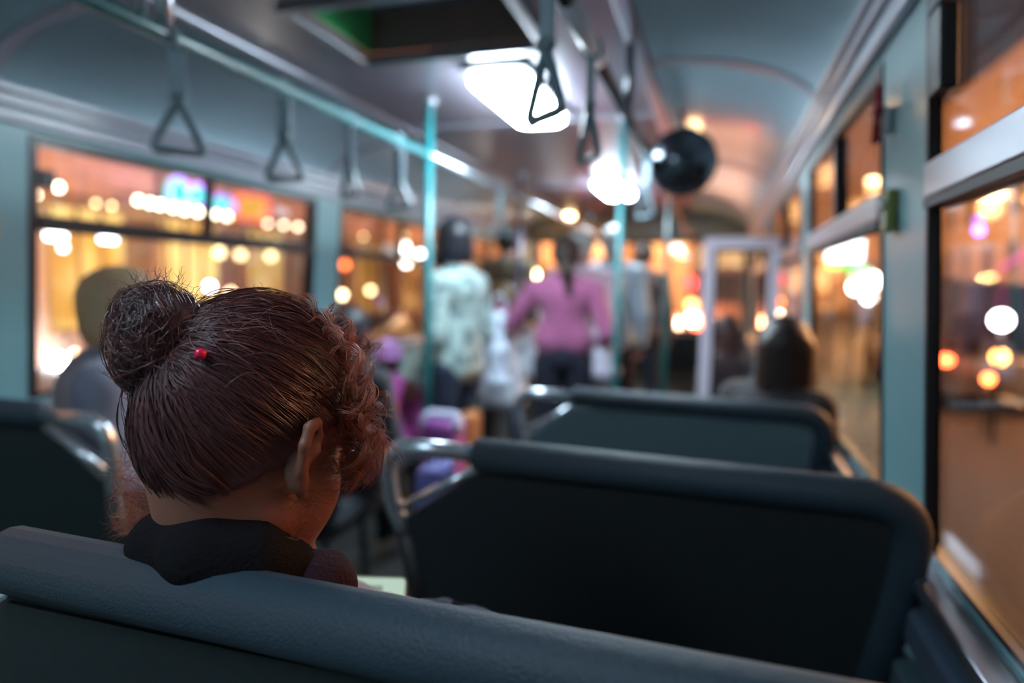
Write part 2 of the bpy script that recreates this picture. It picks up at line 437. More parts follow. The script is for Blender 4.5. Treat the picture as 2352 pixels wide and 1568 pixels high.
obj('side_wall', bm, mat('hatch_side', (.24, .17, .15), .4), h)
# dark lid
obj('lid', B(HX0, HX1, HY0, HY1, ZR+.16, ZR+.17), mat('hatch_lid', (.22, .25, .36), .25, coat=.5), h)
obj('handle', T(rounded([(-.86, 1.64, ZR+.155), (-.86, 1.64, ZR+.04), (-.80, 1.70, ZR+.0), (-.70, 1.70, ZR+.04), (-.70, 1.70, ZR+.155)], .03), .012, 10), M['black'], h, True)

# ceiling lamps
def lamp(cx, cy, label, dm='diff'):
    r = thing('ceiling_lamp', label, 'ceiling lamp', (cx, cy, ZR), 'long white lamps in a row on the ceiling')
    wx, wy = .108, .35
    obj('housing', B(cx-wx-.018, cx+wx+.018, cy-wy-.018, cy+wy+.018, ZR-.028, ZR-.001, .012), mat('lamp_housing', (.22, .23, .25), .5), r, True)
    bm = nb()
    pl = rounded([(cx-wx, cy-wy, 0), (cx+wx, cy-wy, 0), (cx+wx, cy+wy, 0), (cx-wx, cy+wy, 0)], .07, 6, True)
    for z in (ZR-.03, ZR-.062): pass
    a = [bm.verts.new((p.x, p.y, ZR-.0285)) for p in pl]; b = [bm.verts.new((p.x, p.y, ZR-.056)) for p in pl]
    c = [bm.verts.new((cx+(p.x-cx)*.90, cy+(p.y-cy)*.95, ZR-.068)) for p in pl]
    n = len(pl); bm.faces.new(a[::-1]); bm.faces.new(c)
    for i in range(n):
        j = (i+1) % n; bm.faces.new((a[i], a[j], b[j], b[i])); bm.faces.new((b[i], b[j], c[j], c[i]))
    obj('diffuser', bm, M[dm], r)
    return r
lamp(-.79, 2.58, 'glowing white rounded rectangular ceiling lamp, nearest and largest in view')
lamp(-.79, -.25, 'dimmer white ceiling lamp over the last seats, above the viewer', 'diff2')
lamp(-.79, 5.05, 'smaller glowing white ceiling lamp farther up the bus, behind the pole')
warm_d = emat('warm_dome', (1, .62, .28), 22)
def dome(px, py, label, r_=.035):
    p = atZ(px, py, ZR-.02)
    r = thing('dome_light', label, 'dome light', (p.x, p.y, ZR), 'small warm dome lights on the front ceiling')
    obj('base', T([(p.x, p.y, ZR), (p.x, p.y, ZR-.012)], r_*1.35, 20), M['alu'], r)
    obj('bulb_cover', ball((p.x, p.y, ZR-.016), r_, sz=.6), warm_d, r, True)
dome(1592, 303, 'warm dome light on the ceiling right above the round mirror', .032)
dome(1308, 495, 'warm dome light on the far ceiling above the woman in pink', .05)
dome(1640, 503, 'warm dome light on the far ceiling above the white partition frame', .045)

# ------------------------------------------------------------------ rails and poles
ZRL = 1.84
def hanger(bm, x, y, r=.013): tube(bm, [(x, y, ZR), (x, y, ZRL)], r, 10)
r = thing('overhead_rail', 'teal overhead grab rail along the left side with hanging triangular straps', 'grab rail', (-1.2, 2, ZRL))
obj('bar', T([(-1.2, Y0+.06, ZRL), (-1.2, 2.57, ZRL)], .0175, 14), M['teal'], r, True)
yb_ = atX(376, 60, -1.2).y
obj('bracket', T([(-1.2, yb_, ZR-.001), (-1.2, yb_, ZRL-.012)], .019, 12), M['railm'], r, True)
obj('bracket', T([(-1.2, yb_-.06, ZR-.001), (-1.2, yb_-.06, ZRL+.01)], .011, 10), M['railm'], r, True)
r = thing('overhead_rail', 'pale overhead grab rail over the left side beyond the teal pole', 'grab rail', (-1.2, 5, ZRL))
obj('bar', T([(-1.2, 2.61, ZRL), (-1.2, 6.9, ZRL)], .0165, 14), M['railm'], r, True)
obj('bracket', T([(-1.2, 6.2, ZR-.001), (-1.2, 6.2, ZRL+.017)], .014), M['railm'], r, True)
XRR = -.30
r = thing('overhead_rail', 'dark shiny overhead grab rail on the right side running to the round mirror', 'grab rail', (XRR, 2, ZRL))
obj('bar', T([(XRR, Y0+.06, ZRL), (XRR, 6.9, ZRL)], .0165, 14), M['darkrail'], r, True)
obj('rail_highlight', T([(XRR, 1.25, ZRL), (XRR, 1.60, ZRL)], .0195, 14), mat('white_highlight', (.85, .90, 1.0), .3), r, True)  # added white tube paints the highlight on the dark rail
for yy in (2.15, 4.1): obj('bracket', T([(XRR, yy, ZR-.001), (XRR, yy, ZRL+.017)], .013), M['darkrail'], r, True)
def pole(x, y, label, m, r_=.0175):
    p = thing('grab_pole', label, 'grab pole', (x, y, 0), 'vertical grab poles along the aisle')
    obj('tube', T([(x, y, .004), (x, y, ZR-.002)], r_, 16), m, p, True)
    bm = nb(); tube(bm, [(x, y, ZR-.03), (x, y, ZR-.003)], r_*1.7, 16); obj('top_flange', bm, M['alu'], p, True)
    bm = nb(); tube(bm, [(x, y, .001), (x, y, .02)], r_*2, 16); obj('floor_flange', bm, M['alu'], p, True)
    return p
pole(-1.2, 2.59, 'teal grab pole on the left beside the woman in the pale coat, nearest pole', M['teal'], .0185)
pole(-.445, 3.05, 'dark teal grab pole right of the woman in the pink jacket', M['teal'])
pole(-.335, 4.55, 'thinner dark grab pole under the round mirror', M['teal'])
pole(-1.36, 4.45, 'distant grab pole behind the woman in the pale coat', mat('violet_grey_steel', (.12, .12, .2), .3, metal=.5))

# hand straps
def make_strap(x, y, label, rz, group, first=None, L=.10):
    if first is not None:
        c = copy_tree(first); c.location = (x, y, ZRL); c.rotation_euler = (0, 0, rz); c['label'] = label; c['group'] = group; return c
    r = thing('hand_strap', label, 'hand strap', (x, y, ZRL), group, rz)
    lp = [(0, math.cos(a)*.024, math.sin(a)*.024) for a in [2*PI*i/20 for i in range(20)]]
    obj('clamp', tube(nb(), lp, .006, 8, True), M['strap'], r, True, True)
    obj('webbing', B(-.019, .019, -.004, .004, -.030-L, -.022, .002), M['strap'], r, False, True)
    obj('ring_mount', B(-.016, .016, -.011, .011, -.042-L, -.018-L, .005), M['ring'], r, True, True)
    zt = -.035-L; tri = rounded([(0, 0, zt), (.056, 0, zt-.115), (-.056, 0, zt-.115)], [.022, .02, .02], 6, True)
    obj('triangle_grip', tube(nb(), tri, .0092, 10, True), M['ring'], r, True, True)
    return r
G1, G2 = 'triangle hand straps hanging from the left rail', 'triangle hand straps hanging from the right rail'
def yl(px, py, X): return atX(px, py, X).y
s0 = make_strap(-1.2, yl(405, 90, -1.2), 'triangular hand strap nearest on the teal left rail, largest of them', .75, G1)
make_strap(-1.2, yl(652, 195, -1.2), 'second triangular hand strap from the left along the left rail', .25, G1, s0)
make_strap(-1.2, yl(803, 255, -1.2), 'third triangular hand strap on the left rail, turned nearly edge-on', -.55, G1, s0)
make_strap(-1.2, yl(918, 310, -1.2), 'triangular hand strap just left of the teal pole', -.1, G1, s0)
make_strap(-1.2, 3.55, 'distant hand strap on the left rail beyond the teal pole', 1.0, G1, s0)
make_strap(XRR, yl(1258, -40, XRR), 'triangular hand strap nearest on the right rail, above the lit lamp', -.75, G2, s0)
make_strap(XRR, yl(1358, 130, XRR), 'second triangular hand strap on the right rail, nearly edge-on', -.95, G2, s0)
make_strap(XRR, 2.75, 'farthest triangular hand strap on the right rail by the dark teal pole', -.8, G2, s0)

# round mirror
mp = atY(1568, 372, 2.95)
r = thing('interior_mirror', 'round convex interior mirror with dark rim hanging from the ceiling', 'mirror', mp)
face = V((.05, -1, -.1)).normalized(); side = face.cross(V((0, 0, 1))).normalized(); up = side.cross(face)
bm = nb(); R0 = .132; rings = []
for i in range(7):
    a = i/6*PI*.30; rr = R0*math.sin(a)/math.sin(PI*.30); dd = .03*(math.cos(a)-math.cos(PI*.30))/(1-math.cos(PI*.30))
    rings.append([bm.verts.new(mp+face*dd+side*math.cos(q)*max(rr, .001)+up*math.sin(q)*max(rr, .001)) for q in [2*PI*j/32 for j in range(32)]])
for i in range(6):
    for j in range(32): bm.faces.new((rings[i][j], rings[i][(j+1) % 32], rings[i+1][(j+1) % 32], rings[i+1][j]))
obj('mirror_glass', bm, mat('dark_mirror', (.12, .13, .15), .12, metal=1), r, True)
obj('rim', tube(nb(), [mp+side*math.cos(q)*(R0+.004)+up*math.sin(q)*(R0+.004) for q in [2*PI*j/32 for j in range(32)]], .010, 8, True), M['black'], r, True)
bm = ball(mp-face*.012, R0*.98, 28, 12, 1, .16, 1); obj('back_shell', bm, M['black'], r, True)
bm = nb(); tube(bm, rounded([mp+up*.02-face*.035, mp+up*.16-face*.04, (mp.x-.02, mp.y+.05, ZR-.012)], .03), .010, 10); obj('bracket', bm, M['black'], r, True)

# emergency hammer, stop button, stickers
p = atX(2046, 262, XR-LEAN*.75-.001); hy, hz = p.y, p.z
hx = XR-LEAN*(hz-.88)
r = thing('emergency_hammer', 'red emergency hammer clipped to the pale right window pillar', 'hammer', (hx-.02, hy, hz))
obj('holder', B(hx-.016, hx-.001, hy-.020, hy+.020, hz-.035, hz+.01, .003), M['white'], r)
obj('handle', T([(hx-.024, hy, hz-.055), (hx-.024, hy, hz+.055)], [.008, .006]), M['red'], r, True)
obj('head', T([(hx-.024, hy-.026, hz+.008), (hx-.024, hy-.012, hz+.008), (hx-.024, hy+.012, hz+.008), (hx-.024, hy+.026, hz+.008)], [.003, .011, .011, .003], 12), M['red'], r, True)
p = atX(2052, 485, XR-LEAN*.6-.002); bx = XR-LEAN*(p.z-.88)
r = thing('stop_button', 'olive green stop button box low on the right window pillar', 'button', (bx-.01, p.y, p.z))
obj('box', B(bx-.02, bx-.001, p.y-.02, p.y+.02, p.z-.04, p.z+.04, .004), mat('olive_plastic', (.22, .23, .06), .4), r)
obj('push_button', T([(bx-.019, p.y, p.z+.012), (bx-.027, p.y, p.z+.012)], .011, 16), M['white'], r, True)
p = atX(18, 520, XL+LEAN*.5+.001); sx = XL+LEAN*(p.z-.88)
tag(obj('sticker', B(sx, sx+.002, 1.44, 1.49, p.z-.045, p.z+.045), mat('yellow_sticker', (.5, .42, .12), .5, var=.3, scale=60)), 'small faded yellow sticker on the pillar at the far left', 'sticker')

# ------------------------------------------------------------------ seats
def make_seat(cx, y, H, W, label, handle_right=False, shell='shell', group='grey bench seats with steel grab handles', ln=.20):
    """back seen from behind; local x to the right, back plane facing -y; lean carries the foot of the back forward."""
    r = thing('bench_seat', label, 'seat', (cx, y, 0), group)
    sg = -1 if handle_right else 1
    def P(u, z, d=0.0):      # u: along width measured from handle side (0) to far side (W)
        taper = .05*max(0, (H-z)-.1)/.4
        x = (-W/2+taper + u*(W-2*taper)/W)*sg
        return V((cx+x, y+ln*(H-z)+d, z))
    rad = .016
    # bright hoop
    hoop = rounded([P(.02, H-.20), P(0, H-.145), P(0, H-rad), P(.19, H-rad)], [0, .02, .10, 0], 8)
    obj('grab_handle', T(hoop, .0165, 14), M['railm'], r, True)
    obj('brace_bar', T([P(.022, H-.140), P(.185, H-.045)], .0085, 10), M['railm'], r, True)
    # padded edge over the rest of the hoop
    ed = rounded([P(.185, H-rad), P(W, H-rad-.006), P(W, H-.18), P(W-.01, H-.52)], [0, .13, .1, 0], 10)
    obj('padded_edge', T(ed, .030, 16), M['pad'], r, True)
    obj('edge_cover', T([P(.02, H-.195), P(.022, H-.54)], .022, 14), M['rubber'], r, True)
    # back panel with cut corner
    pl = [P(.03, H-.155, .0), P(.19, H-.048, .0), P(W-.060, H-.036, .0), P(W-.036, H-.052, 0), P(W-.018, H-.082, 0), P(W-.018, H-.14, 0), P(W-.045, H-.55, 0), P(.035, H-.55, 0)]
    n = V((0, 1, ln)).normalized()
    obj('back_panel', prism([p-n*.012 for p in pl], n, .018, .004), M[shell], r)
    pl2 = [p+n*.0065 for p in [P(.035, H-.165), P(.20, H-.050), P(W-.06, H-.044), P(W-.028, H-.075), P(W-.035, H-.50), P(.04, H-.50)]]
    obj('back_cushion', prism(pl2, n, .05, .014), M['vinyl'], r)
    z = H-.60
    xa, xb = sorted((P(.03, z).x, P(W-.03, z).x))
    obj('seat_cushion', B(xa, xb, y+.13, y+.56, z-.03, z+.055, .02), M['vinyl'], r)
    fb = nb(); box(fb, xa+.02, xb-.02, y+.10, y+.53, z-.07, z-.032); obj('seat_frame', fb, M['darkrail'], r)
    for x in (xa+.08, xb-.08):
        obj('leg', T([(x, y+.20, z-.07), (x, y+.16, .002)], .016, 10), M['darkrail'], r, True)
        obj('leg', T([(x, y+.46, z-.07), (x, y+.50, .002)], .016, 10), M['darkrail'], r, True)
    return r
pm = atY(886, 1010, 1.08)
make_seat(-.240, .42, 1.054, 1.12, 'nearest grey seat back across the bottom of the picture, behind the girl', ln=.04)
make_seat(-.145, 1.08, 1.012, .886, 'dark grey seat with steel corner handle in front of the nearest one, right side')
make_seat(-.145, 1.93, .982, .89, 'grey bench seat two rows ahead on the right, long-haired woman behind its back', shell='shell_lit')
make_seat(-1.69, 1.06, 1.005, .88, 'dark seat with steel handle at the far left edge of the picture', True)
make_seat(-1.69, 1.95, .99, .88, 'dark seat on the left side beyond the girl, mostly hidden by her curls', True)

# white partition frame
a = atY(1632, 545, 3.85); b = atY(1815, 545, 3.85); zt_ = a.z
x0, x1 = a.x, min(b.x, XR-.06)
r = thing('partition', 'pale framed glass partition near the front right with an open-looking pane', 'partition', ((x0+x1)/2, 3.85, 0))
bm = nb(); q = .032
for (xa, xb, za, zb) in ((x0-q, x0+q, .004, zt_), (x1-q, x1+q, .004, zt_), (x0+q, x1-q, zt_-2*q, zt_), (x0+q, x1-q, .62, .66), (x0+q, x1-q, .004, .05)):
    box(bm, xa, xb, 3.83, 3.87, za, zb, .006)
obj('frame', bm, mat('pale_lilac_frame', (.85, .78, .92), .35, coat=.4), r)
bm = nb()
for (xa, xb, za, zb) in ((x0+q, x0+q+.014, .66, zt_-2*q), (x1-q-.014, x1-q, .66, zt_-2*q), (x0+q+.014, x1-q-.014, zt_-2*q-.014, zt_-2*q)): box(bm, xa, xb, 3.838, 3.862, za, zb)
obj('seal', bm, M['rubber'], r)
obj('pane', B(x0+q+.014, x1-q-.014, 3.848, 3.852, .66, zt_-2*q-.014), M['glass'], r)
obj('lower_panel', B(x0+q, x1-q, 3.84, 3.86, .05, .62), M['wall'], r)
# ==================================================================== PEOPLE
def hand(S, w, d, n, sd, s=1.0, curl=.5):
    """palm, four fingers and thumb; w wrist, d pointing direction, n palm normal, sd +1 thumb side along d x n"""
    d = V(d).normalized(); n = V(n); n = (n-d*n.dot(d)).normalized(); t = d.cross(n)*sd
    for q in (-1.5, -.5, .5, 1.5): S.cap(w+t*q*.007*s, w+d*.085*s+t*q*.0185*s, .014*s, .012*s, .008)
    for i, L in enumerate((.066, .075, .070, .055)):
        b = w+d*.088*s+t*(1.5-i)*.019*s; c1 = b+(d*math.cos(curl*.5)+n*math.sin(curl*.5))*L*.45*s
        c2 = c1+(d*math.cos(curl*1.2)+n*math.sin(curl*1.2))*L*.32*s; c3 = c2+(d*math.cos(curl*1.9)+n*math.sin(curl*1.9))*L*.25*s
        S.chain([b, c1, c2, c3], [.0095*s, .0088*s, .0082*s, .0072*s], .003)
    b = w+d*.025*s+t*.022*s; c1 = b+(d*.7+t*.7+n*.2)*.04*s; c2 = c1+(d*.85+t*.3+n*.4)*.03*s
    S.chain([b, c1, c2], [.013*s, .0105*s, .0085*s], .006)
def head_solid(S, c, Rm, s=1.0, k=.02):
    def h(*p): return c+Rm @ (V(p)*s)
    S.ell(h(0, -.008, .022), (.074*s, .092*s, .088*s), Rm, k)
    S.ell(h(0, .030, -.035), (.058*s, .062*s, .078*s), Rm, k)
    S.cap(h(-.045, .012, -.062), h(0, .066, -.094), .018*s, .017*s, k); S.cap(h(.045, .012, -.062), h(0, .066, -.094), .018*s, .017*s, k)
    S.ell(h(-.036, .062, -.028), (.020*s, .018*s, .022*s), Rm, .02); S.ell(h(.036, .062, -.028), (.020*s, .018*s, .022*s), Rm, .02)
    S.cap(h(0, .088, .008), h(0, .108, -.032), .008*s, .012*s, .012)
    for q in (-1, 1):
        S.cap(h(.006*q, .096, -.036), h(.013*q, .092, -.037), .008*s, .007*s, .006)
        S.ell(h(.032*q, .098, .004), (.014*s, .013*s, .010*s), Rm, .012, neg=True)
        S.ell(h(.032*q, .079, .003), (.012*s, .012*s, .011*s), Rm, .004)
        S.cap(h(.014*q, .091, .022), h(.048*q, .078, .022), .006*s, .005*s, .012)
    S.cap(h(-.020, .084, -.058), h(.020, .084, -.058), .006*s, .006*s, .004); S.cap(h(-.018, .083, -.068), h(.018, .083, -.068), .0065*s, .0065*s, .004)
def simple_ear(S, c, Rm, s, q):
    h = lambda *p: c+Rm @ (V(p)*s)
    S.cap(h(.074*q, -.008, .022), h(.082*q, -.014, .004), .009*s, .010*s, .006); S.cap(h(.082*q, -.014, .004), h(.073*q, -.002, -.028), .009*s, .007*s, .006)
def euler(rx=0, ry=0, rz=0): return (Matrix.Rotation(rz, 3, 'Z') @ Matrix.Rotation(ry, 3, 'Y') @ Matrix.Rotation(rx, 3, 'X'))
def figure(label, loc, rz, s=1.0, top=(.3, .3, .3), pants=(.02, .025, .04), hem=.80, hair='short', haircol=(.03, .02, .02), seated=False,
           arms=None, head_rot=(0, 0, 0), skirt=False, group=None, hatcol=None, name='person', toprough=.8, lean=0.0, slump=0.0, bulk=1.0, pattern=None):
    r = thing(name, label, 'person', loc, group, rz)
    dz = -.39 if seated else 0
    def q(x, y, z): return V((x, y+lean*max(0, z-.9), z+dz))*s
    hc = q(0, .025+slump, 1.51-slump*.6); nb_ = q(0, -.015, 1.36); Rm = euler(*head_rot)
    A = {'R': [(.165, -.01, 1.305), (.215, -.03, 1.05), (.225, .08, .84)], 'L': [(-.165, -.01, 1.305), (-.215, -.03, 1.05), (-.225, .08, .84)]}
    if seated: A = {'R': [(.165, -.01, 1.305), (.21, .02, 1.06), (.12, .23, .98)], 'L': [(-.165, -.01, 1.305), (-.21, .02, 1.06), (-.12, .23, .98)]}
    if arms: A.update(arms)
    A = {k_: [q(*p) for p in v_] for k_, v_ in A.items()}
    if seated: Lg = {g: [V((.09*g, 0, .49)), V((.11*g, .42, .50)), V((.11*g, .45, .09))] for g in (-1, 1)}
    else: Lg = {-1: [V((-.088, 0, .87)), V((-.095, .03, .47)), V((-.10, -.01, .085))], 1: [V((.088, 0, .87)), V((.10, .05, .47)), V((.10, .03, .085))]}
    Lg = {g: [p*s for p in v_] for g, v_ in Lg.items()}
    S = Solid(.03*s)
    head_solid(S, hc, Rm, s*.98)
    for g in (-1, 1): simple_ear(S, hc, Rm, s*.98, g)
    S.cap(nb_, hc+Rm @ V((0, -.02, -.05))*s, .052*s, .046*s)
    S.cap(q(-.07, 0, 1.26), q(.07, 0, 1.26), .085*s); S.cap(q(0, 0, 1.26), q(0, .01, 1.05), .12*s, .10*s); S.cap(q(-.05, 0, .93), q(.05, 0, .93), .078*s*bulk); S.cap(q(0, 0, 1.05), q(0, 0, .92), .085*s, .082*s*bulk)
    for g in (-1, 1): S.chain(Lg[g], [.066*s, .046*s, .034*s], .02*s)
    for g, a in A.items():
        S.cap(nb_, a[0], .045*s, .05*s); S.chain(a, [.046*s, .036*s, .025*s], .015*s)
        d = (a[2]-a[1]).normalized(); hand(S, a[2], d, V((-1 if g == 'R' else 1, .3, -.3)), 1 if g == 'R' else -1, s*.95, .7)
    obj('body', S.mesh(.0095*s), M['skin'], r, True, True)
    # top
    tm = mat('jacket_fabric', top, toprough, bump=.3, scale=40, var=.12, sheen=.3)
    if pattern:
        nt = tm.node_tree; n = nt.nodes.new('ShaderNodeTexNoise'); n.inputs['Scale'].default_value = 16; n.inputs['Detail'].default_value = 1
        cr = nt.nodes.new('ShaderNodeValToRGB'); cr.color_ramp.elements[0].position = .42; cr.color_ramp.elements[0].color = (*pattern, 1); cr.color_ramp.elements[1].position = .5; cr.color_ramp.elements[1].color = (*top, 1)
        tc = nt.nodes.new('ShaderNodeTexCoord'); nt.links.new(tc.outputs['Object'], n.inputs['Vector']); nt.links.new(n.outputs['Fac'], cr.inputs[0]); nt.links.new(cr.outputs[0], nt.nodes['Principled BSDF'].inputs['Base Color'])
    b = bulk; S = Solid(.035*s)
    S.cap(q(-.08, 0, 1.27), q(.08, 0, 1.27), .098*s*b); S.cap(q(0, 0, 1.27), q(0, .01, 1.06), .140*s*b, .118*s*b)
    S.cap(q(-.035, .005, 1.08), q(-.06, 0, hem+.09), .112*s*b, .118*s*b); S.cap(q(.035, .005, 1.08), q(.06, 0, hem+.09), .112*s*b, .118*s*b)
    for g, a in A.items():
        S.cap(nb_-V((0, 0, .02))*s, a[0], .055*s, .064*s*b); S.chain([a[0], a[1], a[2]], [.062*s*b, .050*s*b, .038*s*b], .018*s)
    hz = (hem+dz)*s
    obj('jacket', S.mesh(.011*s, cut=lambda X, Y, Z: np.where(np.sqrt(X*X+Y*Y) < .19*s, hz-Z, -.05)), tm, r, True, True)
    obj('collar', tube(nb(), [nb_+V((math.cos(t)*.062, math.sin(t)*.058+.006, .022+.012*math.sin(t)))*s for t in [2*PI*i/18 for i in range(18)]], .017*s, 8, True), tm, r, True, True)
    pmn = mat('trouser_fabric', pants, .85, bump=.2, scale=60)
    S = Solid(.03*s)
    if not seated: S.cap(q(-.05, 0, .93), q(.05, 0, .93), .103*s*b); S.cap(q(0, 0, 1.0), q(0, 0, .92), .10*s*b, .105*s*b)
    else: S.cap(V((-.06, 0, .53))*s, V((.06, 0, .53))*s, .112*s)
    for g in (-1, 1): S.chain(Lg[g], [.088*s, .062*s, .048*s], .02*s)
    obj('trousers', S.mesh(.012*s), pmn, r, True, True)
    for g in (-1, 1):
        an = Lg[g][2]; S = Solid(.02*s); z0 = 0
        S.cap(V((an.x, an.y-.03*s, .035*s)), V((an.x, an.y+.15*s, .03*s)), .036*s, .030*s); S.cap(V((an.x, an.y-.02*s, .04*s)), an+V((0, 0, .01)), .04*s, .042*s)
        obj('shoe', S.mesh(.012*s, cut=lambda X, Y, Z: .001-Z), M['black'], r, True, True)
    # hair
    hm = hairmat('hair_'+hair, haircol, haircol, .5 if haircol[0] > .5 else 0, .45, .5)
    h = lambda *p: hc+Rm @ (V(p)*s)
    S = Solid(.02*s); Ri = np.array(Rm.transposed()); hcn = np.array(hc)
    if hair == 'hat':
        S.ell(h(0, -.008, .035), (.088*s, .104*s, .098*s), Rm)
        def cut(X, Y, Z):
            P = np.stack([X, Y, Z], -1)-hcn; P = P @ Ri.T/s; return (.012-P[..., 2])*s
        obj('knit_hat', S.mesh(.010*s, cut), mat('knit_wool', hatcol, .9, bump=.6, scale=90, sheen=.5), r, True, True)
        obj('hat_brim', tube(nb(), [h(math.cos(t)*.084, math.sin(t)*.100-.008, .018) for t in [2*PI*i/28 for i in range(28)]], .015*s, 8, True), mat('knit_brim', tuple(min(1, c*1.25) for c in hatcol), .9, bump=.6, scale=90), r, True, True)
        S = Solid(.02*s); S.ell(h(0, -.03, -.01), (.080*s, .085*s, .085*s), Rm)
    elif hair == 'short': S.ell(h(0, -.012, .028), (.082*s, .100*s, .094*s), Rm); S.ell(h(0, -.035, -.01), (.076*s, .072*s, .075*s), Rm)
    elif hair == 'bob':
        S.ell(h(0, -.014, .028), (.092*s, .108*s, .100*s), Rm); S.ell(h(0, -.03, -.035), (.095*s, .085*s, .095*s), Rm)
        S.cap(h(-.07, -.01, .0), h(-.075, .01, -.10), .03*s, .026*s); S.cap(h(.07, -.01, .0), h(.075, .01, -.10), .03*s, .026*s)
    elif hair == 'long':
        S.ell(h(0, -.014, .028), (.092*s, .108*s, .100*s), Rm); S.cap(h(-.04, -.05, .0), h(-.055, -.085, -.33), .065*s, .045*s); S.cap(h(.04, -.05, .0), h(.055, -.085, -.33), .065*s, .045*s)
        S.cap(h(0, -.06, .0), h(0, -.10, -.36), .06*s, .04*s)
    elif hair == 'ponytail':
        S.ell(h(0, -.012, .028), (.083*s, .101*s, .094*s), Rm); S.ell(h(0, -.035, -.01), (.076*s, .072*s, .075*s), Rm)
        S.chain([h(0, -.10, .03), h(0, -.135, .0), h(.015, -.14, -.10), h(.03, -.135, -.22), h(.035, -.13, -.30)], [.022*s, .032*s, .036*s, .030*s, .010*s])
    def cut(X, Y, Z):
        P = np.stack([X, Y, Z], -1)-hcn; P = P @ Ri.T/s
        return np.minimum((P[..., 1]-.035), (.055-P[..., 2]+.4*(P[..., 1]-.03)))*s*1.0
    dis = lambda X, Y, Z: .0025*s*np.sin(X*260/s+3*np.sin(Z*30))*np.cos(Y*170/s)
    obj('hair', S.mesh(.009*s, cut, dis), hm, r, True, True)
    return r
def hp(px, py, Y, s, seated=False, dz=0, slump=0):
    """floor position and scale so that a head of a figure is centred on that line of sight at that distance"""
    p = atY(px, py, Y); return p
def place(px, py, Y, seated=False, slump=0.0):
    p = atY(px, py, Y); hcz = 1.51+(-.39 if seated else 0)-slump*.6
    return p, p.z/hcz
def stand(label, px, py, Y, rz, **kw):
    p, s = place(px, py, Y, kw.get('seated', False), kw.get('slump', 0))
    z0 = 0
    if kw.get('seated'):
        s_ = kw.pop('s', 1.0); z0 = max(-.02, p.z-(1.12-kw.get('slump', 0)*.6)*s_); s = s_
        z0 = p.z-(1.12-kw.get('slump', 0)*.6)*s
    return figure(label, (p.x, p.y, z0), rz, s, **kw)

stand('woman with a dark bob in a long pale grey-green coat standing beside the teal pole', 1052, 556, 3.05, 1.35, top=(.33, .44, .42), pattern=(.15, .22, .22), hem=.80, hair='bob', haircol=(.012, .012, .018), bulk=.88, pants=(.02, .03, .06), head_rot=(0, 0, -.7))
stand('woman with a dark ponytail in a pink jacket and black trousers, seen from behind', 1300, 583, 3.62, .15, top=(.38, .10, .23), hem=.93, hair='ponytail', haircol=(.03, .018, .015), bulk=1.0, pants=(.012, .014, .03),
      arms={'L': [(-.165, -.01, 1.305), (-.33, .03, 1.10), (-.44, .22, 1.24)], 'R': [(.165, -.01, 1.305), (.25, -.06, 1.07), (.20, .10, .92)]})
stand('person with grey hair and a pale pink top standing behind the woman in pink', 1334, 566, 4.25, 0, top=(.72, .52, .62), hair='short', haircol=(.4, .38, .36))
stand('person in a light blue shirt standing just left of the dark teal pole', 1408, 560, 4.75, .2, top=(.42, .58, .68), hair='short', haircol=(.30, .30, .30), pants=(.02, .02, .04))
stand('dark-haired person in a dark coat farther back, between the pale coat and pink jacket', 1165, 555, 4.9, -.2, top=(.10, .075, .04), hair='short', haircol=(.02, .015, .01), pants=(.02, .02, .03))
stand('person in a dark brown coat far up the aisle, right of the dark teal pole', 1478, 585, 5.7, .1, top=(.06, .035, .03), hair='short', haircol=(.03, .015, .01))
stand('person with brown hair and a white jacket, low behind the woman in the pale coat', 1155, 690, 3.75, .3, seated=True, s=.92, top=(.66, .70, .78), hair='short', haircol=(.12, .07, .03), pants=(.03, .05, .07))
stand('blond person in a grey-blue jacket on the left seat, behind the bun of the girl', 262, 712, 1.36, -.9, seated=True, s=.95, top=(.20, .22, .30), hair='bob', haircol=(1, .60, .33), bulk=1.1)
stand('person in black seated by the left window, behind the curls of the girl', 800, 765, 2.36, -.1, seated=True, s=.93, top=(.012, .014, .022), hair='short', haircol=(.012, .014, .022))
stand('child in a magenta jacket and pale violet knit hat on the left side', 890, 825, 2.95, .1, seated=True, s=.80, top=(.55, .08, .42), hair='hat', hatcol=(.55, .25, .60), haircol=(.04, .02, .02), bulk=1.15)
stand('woman with long straight dark hair seated by the right window', 1790, 800, 2.15, -.6, seated=True, s=.82, head_rot=(0, 0, .7), top=(.03, .025, .03), hair='long', haircol=(.022, .010, .008))
stand('person with dark brown hair seated behind the glass of the pale partition', 1672, 765, 4.45, .9, seated=True, s=.95, top=(.07, .05, .06), hair='long', haircol=(.06, .03, .03))

